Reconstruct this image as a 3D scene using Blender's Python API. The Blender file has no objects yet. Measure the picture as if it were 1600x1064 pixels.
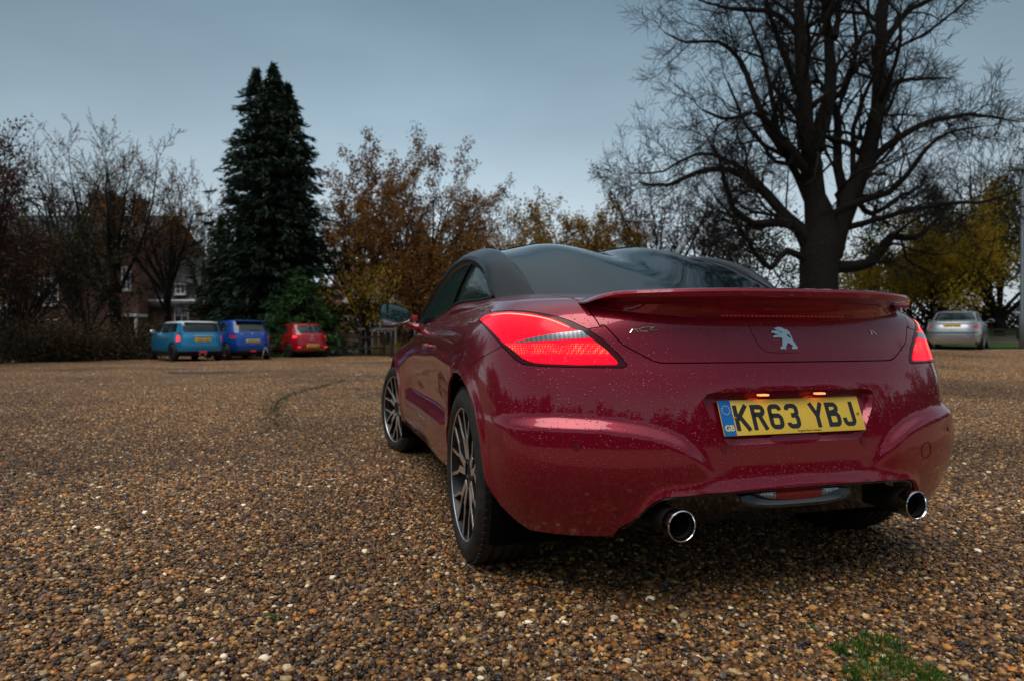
import bpy, bmesh, math, random
import numpy as np
from mathutils import Vector, Matrix, noise as mnoise
PI = math.pi
R = math.radians
random.seed(7); rng = np.random.default_rng(7)
S = bpy.context.scene
COL = S.collection

# ------------------------------------------------------------------ camera
EYE_H = 0.84
cam_d = bpy.data.cameras.new('camera')
cam = bpy.data.objects.new('camera', cam_d); COL.objects.link(cam)
cam.location = (0, 0, EYE_H); cam.rotation_euler = (R(90 - 0.28), 0, 0)
cam_d.sensor_width = 36; cam_d.lens = 22.86
cam_d.clip_start = 0.05; cam_d.clip_end = 3000
cam_d.dof.use_dof = True; cam_d.dof.focus_distance = 2.15; cam_d.dof.aperture_fstop = 3.2
S.camera = cam

# ------------------------------------------------------------------ sky, sun, exposure
SUN_EL, SUN_AZ = R(66), R(215)       # high, behind the camera on the left, veiled by cloud
w = bpy.data.worlds.new('World'); S.world = w; w.use_nodes = True
nt = w.node_tree; nt.nodes.clear()
N = nt.nodes.new; L = nt.links.new
out = N('ShaderNodeOutputWorld'); bg = N('ShaderNodeBackground'); bg.inputs['Strength'].default_value = 0.12
sky = N('ShaderNodeTexSky'); sky.sky_type = 'NISHITA'; sky.sun_disc = False
sky.sun_elevation = SUN_EL; sky.sun_rotation = SUN_AZ; sky.air_density = 1.6; sky.dust_density = 4.0
tc = N('ShaderNodeTexCoord'); sep = N('ShaderNodeSeparateXYZ'); L(tc.outputs['Generated'], sep.inputs[0])
ramp = N('ShaderNodeValToRGB'); cr = ramp.color_ramp
stops = [(0.0, (6.0, 6.5, 6.8)), (0.12, (4.3, 5.1, 5.6)), (0.30, (2.35, 3.2, 3.85)), (0.50, (1.15, 1.85, 2.4)), (0.75, (5.2, 6.0, 6.6)), (1.0, (7.9, 8.4, 8.7))]
while len(cr.elements) < len(stops): cr.elements.new(0.5)
for e, (p, c) in zip(cr.elements, stops): e.position = p; e.color = tuple(v / 8 for v in c) + (1,)
L(sep.outputs['Z'], ramp.inputs['Fac'])
sc8 = N('ShaderNodeVectorMath'); sc8.operation = 'SCALE'; sc8.inputs['Scale'].default_value = 8.0
L(ramp.outputs['Color'], sc8.inputs[0])
# soft cloud structure
mp = N('ShaderNodeMapping'); mp.inputs['Scale'].default_value = (1, 1, 2.6); L(tc.outputs['Generated'], mp.inputs['Vector'])
cl = N('ShaderNodeTexNoise'); cl.inputs['Scale'].default_value = 1.6; cl.inputs['Detail'].default_value = 5; cl.inputs['Roughness'].default_value = .5
L(mp.outputs['Vector'], cl.inputs['Vector'])
mr = N('ShaderNodeMapRange'); mr.inputs['From Min'].default_value = .3; mr.inputs['From Max'].default_value = .7
mr.inputs['To Min'].default_value = .84; mr.inputs['To Max'].default_value = 1.14
L(cl.outputs['Fac'], mr.inputs['Value'])
cm = N('ShaderNodeVectorMath'); cm.operation = 'SCALE'; L(sc8.outputs[0], cm.inputs[0]); L(mr.outputs['Result'], cm.inputs['Scale'])
# the cloud thins towards the horizon ahead
dp_ = N('ShaderNodeVectorMath'); dp_.operation = 'DOT_PRODUCT'; L(tc.outputs['Generated'], dp_.inputs[0]); dp_.inputs[1].default_value = (-.05, 1, 0)
m2 = N('ShaderNodeMapRange'); m2.interpolation_type = 'SMOOTHSTEP'; m2.inputs['From Min'].default_value = .58; m2.inputs['From Max'].default_value = 1.0; m2.inputs['To Min'].default_value = .66; m2.inputs['To Max'].default_value = 1.04
L(dp_.outputs['Value'], m2.inputs['Value']); cm2 = N('ShaderNodeVectorMath'); cm2.operation = 'SCALE'; L(cm.outputs[0], cm2.inputs[0]); L(m2.outputs['Result'], cm2.inputs['Scale']); cm = cm2
mx = N('ShaderNodeMix'); mx.data_type = 'RGBA'; mx.inputs['Factor'].default_value = 0.94
L(sky.outputs['Color'], mx.inputs['A']); L(cm.outputs[0], mx.inputs['B'])
L(mx.outputs['Result'], bg.inputs['Color']); L(bg.outputs[0], out.inputs['Surface'])

sun_d = bpy.data.lights.new('sun', 'SUN'); sun_d.energy = 1.5; sun_d.angle = R(48); sun_d.color = (1, .95, .88)
sun = bpy.data.objects.new('sun', sun_d); COL.objects.link(sun)
_d = Vector((math.sin(SUN_AZ) * math.cos(SUN_EL), math.cos(SUN_AZ) * math.cos(SUN_EL), math.sin(SUN_EL)))
sun.rotation_euler = (-_d).to_track_quat('-Z', 'Y').to_euler(); sun.location = _d * 60
S.view_settings.view_transform = 'Standard'; S.view_settings.look = 'None'
S.view_settings.exposure = 0.2; S.view_settings.gamma = 1; S.view_settings.use_curve_mapping = False
S.render.engine = 'CYCLES'; S.cycles.max_bounces = 7; S.cycles.transparent_max_bounces = 24
S.cycles.use_denoising = True; S.cycles.sample_clamp_indirect = 6

# ------------------------------------------------------------------ terrain height and place of the car
CAR = Vector((0.683, 2.72, 0)); TH = R(15.9); CT, ST = math.cos(TH), math.sin(TH)
def sstep(a, b, v):
    t = np.clip((v - a) / (b - a), 0, 1); return t * t * (3 - 2 * t)
def gz(x, y):
    x = np.asarray(x, float); y = np.asarray(y, float)
    yc = -(x - CAR.x) * ST + (y - CAR.y) * CT
    dip = -0.0105 * np.clip(yc, 0, 3.2) * (1 - sstep(5, 12, np.hypot(x - CAR.x, y - CAR.y)))
    rise = (0.40 * sstep(9, 24, y) + 1.0 * sstep(26, 40, y)) * sstep(3, 14, x)
    lump = 0.012 * np.sin(x * .9 + 1.3 * np.sin(y * .6)) * np.sin(y * .8 + .5) * sstep(1.5, 5, np.hypot(x - CAR.x, y - CAR.y - 1))
    return dip + rise + lump
def G(x, y): return float(gz(x, y))
def px(p, Y, z=None):
    """a point at distance Y seen in photo column p, standing on the ground"""
    X = (p - 800) / 1016 * Y
    return Vector((X, Y, G(X, Y) if z is None else z))

# ------------------------------------------------------------------ tagging
def tag(o, label=None, cat=None, group=None, kind=None):
    if label: o['label'] = label
    if cat: o['category'] = cat
    if group: o['group'] = group
    if kind: o['kind'] = kind
    return o
def empty(name, loc=(0, 0, 0), rz=0, label=None, cat=None, group=None):
    o = bpy.data.objects.new(name, None); COL.objects.link(o); o.location = loc; o.rotation_euler = (0, 0, rz)
    o.empty_display_size = .2
    return tag(o, label, cat, group)
def link(name, me, parent=None, mat=None):
    o = bpy.data.objects.new(name, me); COL.objects.link(o)
    if parent: o.parent = parent
    if mat and not me.materials: me.materials.append(mat)
    return o
def mk(name, V, F, mat, parent=None, smooth=True):
    me = bpy.data.meshes.new(name); me.from_pydata([tuple(v) for v in V], [], F)
    if smooth: me.shade_smooth()
    me.validate(); me.update()
    return link(name, me, parent, mat)
def bmobj(name, bm, mat, parent=None, smooth=True, sharp=40):
    me = bpy.data.meshes.new(name)
    if smooth:
        for f in bm.faces: f.smooth = True
        if sharp:
            for e in bm.edges:
                if len(e.link_faces) == 2 and e.calc_face_angle(0) > R(sharp): e.smooth = False
    bm.to_mesh(me); bm.free()
    return link(name, me, parent, mat)
def copy_tree(o, parent=None):
    c = o.copy(); COL.objects.link(c)
    if parent: c.parent = parent
    for ch in list(o.children): copy_tree(ch, c)
    return c
def mirror_copy(o, parent, name=None):
    me = o.data.copy()
    n = len(me.vertices); co = np.empty(n * 3, 'f'); me.vertices.foreach_get('co', co); co[0::3] *= -1
    me.vertices.foreach_set('co', co); me.flip_normals(); me.update()
    c = o.copy(); c.data = me; COL.objects.link(c); c.parent = parent
    if name: c.name = name
    return c

# ------------------------------------------------------------------ materials
def mat(name, color=(.5, .5, .5), rough=.5, metal=0, coat=0, coat_rough=.03, spec=.5, emit=None, es=1, trans=0, ior=1.45, alpha=1):
    m = bpy.data.materials.new(name); m.use_nodes = True
    b = m.node_tree.nodes['Principled BSDF']
    b.inputs['Base Color'].default_value = tuple(color) + (1,)
    b.inputs['Roughness'].default_value = rough; b.inputs['Metallic'].default_value = metal
    b.inputs['Coat Weight'].default_value = coat; b.inputs['Coat Roughness'].default_value = coat_rough
    b.inputs['Specular IOR Level'].default_value = spec; b.inputs['IOR'].default_value = ior
    b.inputs['Transmission Weight'].default_value = trans
    if emit: b.inputs['Emission Color'].default_value = tuple(emit) + (1,); b.inputs['Emission Strength'].default_value = es
    return m
class NB:
    """tiny node builder on a material"""
    def __init__(s, m): s.m = m; s.t = m.node_tree; s.b = s.t.nodes.get('Principled BSDF')
    def n(s, typ, **kw):
        x = s.t.nodes.new(typ)
        for k, v in kw.items():
            if k in ('i',):
                for kk, vv in v.items(): x.inputs[kk].default_value = vv
            else: setattr(x, k, v)
        return x
    def l(s, a, b): s.t.links.new(a, b)
    def noise(s, scale, detail=4, rough=.5, co=None, vec='Object'):
        x = s.n('ShaderNodeTexNoise', i={'Scale': scale, 'Detail': detail, 'Roughness': rough})
        s.l(co if co else s.n('ShaderNodeTexCoord').outputs[vec], x.inputs['Vector']); return x.outputs['Fac']
    def ramp(s, fac, stops, interp='LINEAR'):
        r = s.n('ShaderNodeValToRGB'); c = r.color_ramp; c.interpolation = interp
        while len(c.elements) < len(stops): c.elements.new(.5)
        for e, (p, col) in zip(c.elements, stops):
            e.position = p; e.color = (tuple(col) + (1,)) if not isinstance(col, (int, float)) else (col, col, col, 1)
        s.l(fac, r.inputs['Fac']); return r.outputs['Color']
    def math(s, op, a, b=None, c=None, clamp=False):
        x = s.n('ShaderNodeMath', operation=op); x.use_clamp = clamp
        for k, v in enumerate((a, b, c)):
            if v is None: continue
            if isinstance(v, (int, float)): x.inputs[k].default_value = v
            else: s.l(v, x.inputs[k])
        return x.outputs[0]
    def mix(s, f, a, b):
        x = s.n('ShaderNodeMix', data_type='RGBA')
        for k, v in (('Factor', f), ('A', a), ('B', b)):
            if isinstance(v, (int, float)): x.inputs[k].default_value = v
            elif isinstance(v, tuple): x.inputs[k].default_value = v + (1,)
            else: s.l(v, x.inputs[k])
        return x.outputs['Result']
    def bump(s, h, strength=.3, dist=.01, to=('Normal',)):
        x = s.n('ShaderNodeBump', i={'Strength': strength, 'Distance': dist}); s.l(h, x.inputs['Height'])
        for k in to: s.l(x.outputs['Normal'], s.b.inputs[k])
        return x
    def base(s, c): s.l(c, s.b.inputs['Base Color'])
def drops(nb, scale=90, amount=.55, strength=.5, dist=.0015, to=('Normal', 'Coat Normal')):
    """beads of rain as fine relief, on the object's own coordinates"""
    tc = nb.n('ShaderNodeTexCoord').outputs['Object']
    hs = None
    for sc, am in ((scale, amount), (scale * 2.1, amount + .1)):
        v = nb.n('ShaderNodeTexVoronoi', feature='F1', i={'Scale': sc, 'Randomness': 1.0}); nb.l(tc, v.inputs['Vector'])
        sp = nb.n('ShaderNodeSeparateColor'); nb.l(v.outputs['Color'], sp.inputs[0])
        rad = nb.math('MULTIPLY', nb.math('SUBTRACT', sp.outputs[0], am, clamp=True), .9 / (1 - am))
        h = nb.math('SUBTRACT', nb.math('MULTIPLY', rad, .42), v.outputs['Distance'], clamp=True)
        h = nb.math('POWER', h, .5)
        hs = h if hs is None else nb.math('MAXIMUM', hs, h)
    nb.bump(hs, strength, dist, to)
    return hs

M = {}
# red paint
m = mat('red_paint', (.30, .0006, .023), .30, .55, 1, .02, .35); nb = NB(m); nb.b.inputs['Coat IOR'].default_value = 1.58
drops(nb, 112, .50, .7, .003)
g = nb.n('ShaderNodeNewGeometry'); sz = nb.n('ShaderNodeSeparateXYZ'); nb.l(nb.n('ShaderNodeTexCoord').outputs['Object'], sz.inputs[0])
low = nb.math('MULTIPLY', nb.math('SUBTRACT', .62, sz.outputs['Z'], clamp=True), 1.6, clamp=True)
grime = nb.math('MULTIPLY', low, nb.ramp(nb.noise(4, 3, .5), [(.35, .2), (.7, 1)]))
nb.base(nb.mix(nb.math('MULTIPLY', grime, .30), (.29, .0008, .022), (.07, .036, .028)))
nb.l(nb.math('MULTIPLY_ADD', grime, .22, .035), m.node_tree.nodes['Principled BSDF'].inputs['Coat Roughness'])
M['paint'] = m
m = mat('dark_red_under_wing', (.15, .004, .016), .3, .3, 1, .05); M['paint2'] = m
m = mat('black_gloss', (.012, .013, .014), .22, 0, 1, .06); M['gloss'] = m
m = mat('arch_black', (.006, .007, .009), .30, .0, .15, .10, spec=.35); nb = NB(m); drops(nb, 80, .7, .4, .002); M['arch'] = m
M['black'] = mat('black_plastic', (.010, .010, .011), .6, spec=.35)
M['void'] = mat('black_shell', (.003, .003, .003), .95, spec=.1)
M['rubber'] = mat('tyre_rubber', (.016, .016, .017), .62, spec=.4); nb = NB(M['rubber']); nb.base(nb.ramp(nb.noise(14, 6, .7), [(.4, (.013, .013, .014)), (.75, (.05, .042, .034))]))
M['chrome'] = mat('chrome', (.72, .73, .75), .12, 1)
M['alloy'] = mat('machined_alloy', (.90, .90, .91), .33, 1)
M['spoke'] = mat('spoke_black', (.006, .006, .007), .45, 0, .2, .2)
M['steel'] = mat('brake_steel', (.30, .29, .28), .4, 1)
M['soot'] = mat('pipe_soot', (.006, .006, .007), .8)
m = mat('rear_glass', (.004, .011, .013), .06, 0, .12, .02, spec=.45); nb = NB(m); drops(nb, 60, .60, .4, .003); M['rglass'] = m
m = mat('roof_glass_edge', (.006, .007, .008), .15, 0, 1, .03); M['rim'] = m = mat('window_trim', (.008, .008, .009), .5, spec=.3)
def tinted(name, col, tr):
    m = bpy.data.materials.new(name); m.use_nodes = True; nb = NB(m); t = m.node_tree
    b = nb.b; b.inputs['Base Color'].default_value = (.035, .075, .07, 1); b.inputs['Roughness'].default_value = .04
    b.inputs['Specular IOR Level'].default_value = .9
    drops(nb, 70, .45, .5, .004, to=('Normal',))
    tp = nb.n('ShaderNodeBsdfTransparent', i={'Color': tuple(col) + (1,)}); ms = nb.n('ShaderNodeMixShader', i={'Fac': tr})
    nb.l(b.outputs[0], ms.inputs[1]); nb.l(tp.outputs[0], ms.inputs[2]); nb.l(ms.outputs[0], t.nodes['Material Output'].inputs['Surface'])
    return m
M['glass'] = tinted('side_glass', (.50, .72, .67), .42)
M['cloth'] = mat('seat_cloth', (.012, .012, .014), .9)
M['mirror'] = mat('mirror_glass', (.55, .75, .78), .03, 1)
nb = NB(M['mirror']); drops(nb, 110, .6, .25, .002, to=('Normal',))
# lit tail lamp
m = mat('lamp_red', (.20, .000, .004), .2, 0, .15, .03, spec=.3, emit=(1, .006, .02), es=1.2); nb = NB(m)
tc_ = nb.n('ShaderNodeTexCoord').outputs['Object']; sp = nb.n('ShaderNodeSeparateXYZ'); nb.l(tc_, sp.inputs[0])
v = nb.n('ShaderNodeTexVoronoi', feature='F1', i={'Scale': 150, 'Randomness': .12}); nb.l(tc_, v.inputs['Vector'])
cell = nb.ramp(v.outputs['Distance'], [(.1, 1.0), (.6, .0)])
blot = nb.ramp(nb.noise(16, 5, .7), [(.42, .0), (.68, 1.0)])
zb = nb.math('MULTIPLY', nb.ramp(sp.outputs['Z'], [(.778, 0), (.79, 1), (.812, 1), (.818, 0)]), nb.math('MULTIPLY', cell, blot))
hot = nb.mix(zb, (.95, .0015, .018), (1, .22, .10))
nb.l(hot, nb.b.inputs['Emission Color'])
nb.l(nb.math('MULTIPLY_ADD', zb, .9, nb.math('MULTIPLY_ADD', nb.noise(22, 3), 1.0, .75)), nb.b.inputs['Emission Strength'])
drops(nb, 85, .5, .5, .003); M['lamp'] = m
M['led'] = mat('lamp_led', (.9, .3, .2), .2, emit=(1, .28, .20), es=1.5)
m = mat('lamp_seal', (.05, .001, .006), .3, 0, .25, .05, spec=.3); M['seal'] = m
m = mat('lamp_clear', (.42, .47, .5), .18, .75, 1, .03); nb = NB(m)
wv = nb.n('ShaderNodeTexWave', i={'Scale': 26, 'Distortion': .4}); nb.l(nb.n('ShaderNodeTexCoord').outputs['Object'], wv.inputs['Vector'])
nb.base(nb.ramp(wv.outputs['Fac'], [(0, (.22, .25, .27)), (1, (.42, .47, .50))])); M['clear'] = m
m = mat('lamp_red_dim', (.10, .002, .006), .2, 0, 1, .03, emit=(.9, .01, .02), es=.03); M['dimred'] = m
M['strip'] = mat('brake_strip', (.5, .005, .01), .2, 0, 1, .03, emit=(1, .01, .015), es=.07)
M['platelamp'] = mat('plate_lamp', (.9, .5, .3), .3, emit=(1, .30, .10), es=1.3)
M['yellow'] = mat('plate_yellow', (.97, .64, .07), .35, 0, .4, .1)
M['euro'] = mat('plate_blue', (.0, .16, .55), .35, 0, .4, .1)
M['ink'] = mat('plate_ink', (.022, .026, .03), .4)
M['inkline'] = mat('plate_small_print', (.12, .09, .02), .5)
M['white'] = mat('white_plastic', (.78, .78, .76), .5)
M['star'] = mat('plate_star', (.85, .72, .2), .4)
M['brass'] = mat('plate_screw', (.5, .3, .06), .4, .6)
# ================================================================== geometry helpers
def spline(xs, ys, q):
    """natural cubic spline of rows ys (n,k) at xs, evaluated at q"""
    xs = np.asarray(xs, float); ys = np.asarray(ys, float); n = len(xs); h = np.diff(xs)
    A = np.zeros((n, n)); B = np.zeros((n,) + ys.shape[1:]); A[0, 0] = A[-1, -1] = 1
    for i in range(1, n - 1):
        A[i, i - 1] = h[i - 1]; A[i, i] = 2 * (h[i - 1] + h[i]); A[i, i + 1] = h[i]
        B[i] = 6 * ((ys[i + 1] - ys[i]) / h[i] - (ys[i] - ys[i - 1]) / h[i - 1])
    Mm = np.linalg.solve(A, B.reshape(n, -1)).reshape(B.shape)
    q = np.asarray(q, float); i = np.clip(np.searchsorted(xs, q, 'right') - 1, 0, n - 2)
    hi = h[i]; a = (xs[i + 1] - q); b = (q - xs[i])
    sh = (-1,) + (1,) * (ys.ndim - 1); a = a.reshape(sh); b = b.reshape(sh); hi = hi.reshape(sh)
    return Mm[i] * a**3 / (6 * hi) + Mm[i + 1] * b**3 / (6 * hi) + (ys[i] / hi - Mm[i] * hi / 6) * a + (ys[i + 1] / hi - Mm[i + 1] * hi / 6) * b
def curve(pts, n):
    """smooth 3-D curve through pts with n samples, chord-length parameter"""
    P = np.asarray(pts, float); d = np.r_[0, np.cumsum(np.linalg.norm(np.diff(P, axis=0), axis=1))]
    return spline(d, P, np.linspace(0, d[-1], n))
def grid_faces(r, c, flip=False, closed_c=False):
    F = []
    for i in range(r - 1):
        for j in range(c if closed_c else c - 1):
            a = i * c + j; b = i * c + (j + 1) % c; q = (a, b, b + c, a + c)
            F.append(q[::-1] if flip else q)
    return F
def lathe(name, prof, mat_, parent=None, seg=48, axis='x', loc=(0, 0, 0), smooth=True):
    """prof: list of (along axis, radius)"""
    V = []
    for a, r in prof:
        for k in range(seg):
            t = 2 * PI * k / seg
            if axis == 'x': V.append((loc[0] + a, loc[1] + r * math.cos(t), loc[2] + r * math.sin(t)))
            elif axis == 'y': V.append((loc[0] + r * math.cos(t), loc[1] + a, loc[2] - r * math.sin(t)))
            else: V.append((loc[0] + r * math.cos(t), loc[1] + r * math.sin(t), loc[2] + a))
    bm = bmesh.new(); vs = [bm.verts.new(v) for v in V]
    for i in range(len(prof) - 1):
        for k in range(seg):
            a = i * seg + k; b = i * seg + (k + 1) % seg
            bm.faces.new((vs[a], vs[b], vs[b + seg], vs[a + seg]))
    bmesh.ops.remove_doubles(bm, verts=bm.verts, dist=1e-6)
    bmesh.ops.recalc_face_normals(bm, faces=bm.faces)
    return bmobj(name, bm, mat_, parent, smooth, 35)
def tube(bm, pts, rad, k=6, cap=True):
    P = np.asarray(pts, float); n = len(P); rad = np.broadcast_to(rad, (n,))
    T = np.gradient(P, axis=0); T /= np.linalg.norm(T, axis=1)[:, None] + 1e-12
    up = np.array((0, 0, 1.)) if abs(T[0][2]) < .9 else np.array((1., 0, 0)); rings = []
    a = np.cross(T[0], up); a /= np.linalg.norm(a)
    for i in range(n):
        a = a - T[i] * np.dot(a, T[i]); a /= np.linalg.norm(a) + 1e-12; b = np.cross(T[i], a)
        rings.append([bm.verts.new(P[i] + rad[i] * (a * math.cos(2 * PI * j / k) + b * math.sin(2 * PI * j / k))) for j in range(k)])
    for i in range(n - 1):
        for j in range(k): bm.faces.new((rings[i][j], rings[i][(j + 1) % k], rings[i + 1][(j + 1) % k], rings[i + 1][j]))
    if cap: bm.faces.new(rings[0][::-1]); bm.faces.new(rings[-1])
def tube_obj(name, pts, rad, mat_, parent=None, k=8):
    bm = bmesh.new(); tube(bm, pts, rad, k); return bmobj(name, bm, mat_, parent)
def prism(bm, poly, fn, depth_vec):
    """polygon (2-D list) mapped by fn to 3-D, given thickness along depth_vec(p)"""
    top = [bm.verts.new(fn(*p)) for p in poly]; bot = [bm.verts.new(Vector(fn(*p)) + Vector(depth_vec)) for p in poly]
    n = len(poly)
    f1 = bm.faces.new(top); f2 = bm.faces.new(bot[::-1])
    for i in range(n): bm.faces.new((top[(i + 1) % n], top[i], bot[i], bot[(i + 1) % n]))
    bmesh.ops.triangulate(bm, faces=[f1, f2])
def box(bm, c, s, rot=None, bev=0):
    r = bmesh.ops.create_cube(bm, size=1); vs = r['verts']
    bmesh.ops.scale(bm, vec=s, verts=vs)
    if bev:
        es = list({e for v in vs for e in v.link_edges}); rb = bmesh.ops.bevel(bm, geom=es, offset=bev, segments=2, affect='EDGES', profile=.5); vs = list({v for f in rb['faces'] for v in f.verts} | {v for v in vs if v.is_valid})
    if rot is not None: bmesh.ops.rotate(bm, matrix=rot, verts=vs)
    bmesh.ops.translate(bm, vec=c, verts=vs); return vs
def box_obj(name, c, s, mat_, parent=None, rot=None, bev=0):
    bm = bmesh.new(); box(bm, c, s, rot, bev); return bmobj(name, bm, mat_, parent, smooth=bev > 0, sharp=50)

# ---- cutting an open sheet along an outline
EYE = Vector((-(CAR.x * CT + CAR.y * ST), -(-CAR.x * ST + CAR.y * CT), EYE_H))   # survey point in the car's own frame
def eye_dir(pxx, pyy):
    a = (pxx - 800) / 1016; return Vector((a * CT + ST, -a * ST + CT, -(pyy - 527) / 1016))
class Survey:                       # outlines measured from the survey point
    def to2(s, P):
        X = P[:, 0] - EYE.x; Y = P[:, 1] - EYE.y; wx = X * CT - Y * ST; wy = X * ST + Y * CT
        wy = np.where(wy < .1, .1, wy)
        return np.c_[800 + 1016 * wx / wy, 527 - 1016 * (P[:, 2] - EYE.z) / wy]
    def plane(s, p, q): return EYE, eye_dir(*p).cross(eye_dir(*q)).normalized()
class Ortho:
    def __init__(s, u, v): s.u = Vector(u); s.v = Vector(v); s.d = s.u.cross(s.v)
    def to2(s, P): return np.c_[P @ np.array(s.u), P @ np.array(s.v)]
    def plane(s, p, q):
        uu = self_inv(s.u); vv = self_inv(s.v)
        a = uu * p[0] + vv * p[1]; b = uu * q[0] + vv * q[1]
        return a, (b - a).cross(s.d).normalized()
def self_inv(u): return u / u.length_squared
def inside(poly, P):
    poly = np.asarray(poly, float); x, y = P[:, 0], P[:, 1]; r = np.zeros(len(P), bool); j = len(poly) - 1
    for i in range(len(poly)):
        xi, yi = poly[i]; xj, yj = poly[j]
        if yi != yj:
            c = ((yi > y) != (yj > y)) & (x < (xj - xi) * (y - yi) / (yj - yi) + xi); r ^= c
        j = i
    return r
def cut(bm, poly, proj, mask, pid, lay, eps, only=None, closed=True):
    """cut the sheet along poly and give the faces inside it the panel id pid"""
    poly = [tuple(p) for p in poly]
    work = bm.faces.layers.int['work']
    lo = np.min(poly, 0) - eps; hi = np.max(poly, 0) + eps
    def box2(fs):
        C = np.array([v.co for f in fs for v in f.verts]); idx = np.cumsum([0] + [len(f.verts) for f in fs])[:-1]
        Q = proj.to2(C); return np.minimum.reduceat(Q, idx), np.maximum.reduceat(Q, idx)
    fs = [f for f in bm.faces if mask(f.calc_center_median()) and (only is None or f[lay] in only)]
    mn, mxx = box2(fs); ok = (mn[:, 0] < hi[0]) & (mxx[:, 0] > lo[0]) & (mn[:, 1] < hi[1]) & (mxx[:, 1] > lo[1])
    for f in bm.faces: f[work] = 0
    for f, k in zip(fs, ok): f[work] = int(k)
    n = len(poly)
    for i in range(n if closed else n - 1):
        p, q = poly[i], poly[(i + 1) % n]
        cur = [f for f in bm.faces if f[work]]
        if not cur: break
        mn, mxx = box2(cur)
        ok = (mn[:, 0] <= max(p[0], q[0]) + eps) & (mxx[:, 0] >= min(p[0], q[0]) - eps) & (mn[:, 1] <= max(p[1], q[1]) + eps) & (mxx[:, 1] >= min(p[1], q[1]) - eps)
        sel = [f for f, k in zip(cur, ok) if k]
        if not sel: continue
        es = {e for f in sel for e in f.edges}; vs = {v for f in sel for v in f.verts}
        co, no = proj.plane(p, q)
        bmesh.ops.bisect_plane(bm, geom=list(vs) + list(es) + sel, dist=1e-5, plane_co=co, plane_no=no)
    cur = [f for f in bm.faces if f[work]]
    C = proj.to2(np.array([f.calc_center_median() for f in cur])); ins = inside(poly, C)
    for f, k in zip(cur, ins):
        if k: f[lay] = pid
def take(bm, ids, lay, half=True):
    b = bm.copy(); l = b.faces.layers.int['pid']
    bmesh.ops.delete(b, geom=[f for f in b.faces if f[l] not in ids], context='FACES')
    if half:
        g = bmesh.ops.duplicate(b, geom=list(b.faces))['geom']
        vs = [e for e in g if isinstance(e, bmesh.types.BMVert)]; fc = [e for e in g if isinstance(e, bmesh.types.BMFace)]
        for v_ in vs: v_.co.x *= -1
        bmesh.ops.reverse_faces(b, faces=fc)
        near = [v_ for v_ in b.verts if abs(v_.co.x) < 1e-4]
        bmesh.ops.remove_doubles(b, verts=near, dist=1e-4)
    return b
def rim(b, gap=.0018, depth=.012, skip=None, off=0.0):
    """open joint round a panel: edge pulled in by gap, then folded back by depth"""
    bmesh.ops.remove_doubles(b, verts=b.verts, dist=2e-4)
    # weld inner points that lie too near the edge to survive the joint
    from mathutils.kdtree import KDTree
    bv = list({v_ for e in b.edges if len(e.link_faces) == 1 for v_ in e.verts}); bs = set(bv)
    kd = KDTree(len(bv)); [kd.insert(v_.co, i) for i, v_ in enumerate(bv)]; kd.balance(); tm = {}
    for v_ in b.verts:
        if v_ in bs: continue
        co, i, d_ = kd.find(v_.co)
        if d_ is not None and d_ < gap * 1.7 + .0012: tm[v_] = bv[i]
    if tm: bmesh.ops.weld_verts(b, targetmap=tm)
    bmesh.ops.remove_doubles(b, verts=[v_ for v_ in b.verts if v_.is_boundary], dist=.0012)
    bmesh.ops.dissolve_degenerate(b, dist=1e-4, edges=list(b.edges))
    b.normal_update()
    be = [e for e in b.edges if len(e.link_faces) == 1]
    mv = {}; nrm = {v_: v_.normal.copy() for v_ in b.verts}
    if off:
        for v_ in b.verts: v_.co += nrm[v_] * off
    for e in be:
        f = e.link_faces[0]; c = f.calc_center_median(); d = (e.verts[1].co - e.verts[0].co)
        if d.length < 1e-7: continue
        d.normalize(); n_ = f.normal; i_ = n_.cross(d)
        if i_.dot(c - e.verts[0].co) < 0: i_ = -i_
        for v_ in e.verts: mv[v_] = mv.get(v_, Vector()) + i_
    new = {}
    for v_, d in mv.items():
        if skip and skip(v_.co): pass
        elif d.length > 1e-6: v_.co += d.normalized() * gap
        new[v_] = b.verts.new(v_.co - nrm[v_] * depth)
    for e in be:
        if e.verts[0] not in new or e.verts[1] not in new: continue
        a, c = e.verts; f = e.link_faces[0]
        lp = [l for l in f.loops if l.edge == e][0]
        if lp.vert == a: q = (c, a, new[a], new[c])
        else: q = (a, c, new[c], new[a])
        try: b.faces.new(q)
        except ValueError: pass
        e.smooth = False
    return b
def smooth_norm(b):
    for f in b.faces: f.smooth = True
    return b
def bob(name, b, mat_, parent):
    smooth_norm(b); me = bpy.data.meshes.new(name); b.to_mesh(me); b.free(); return link(name, me, parent, mat_)
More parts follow.
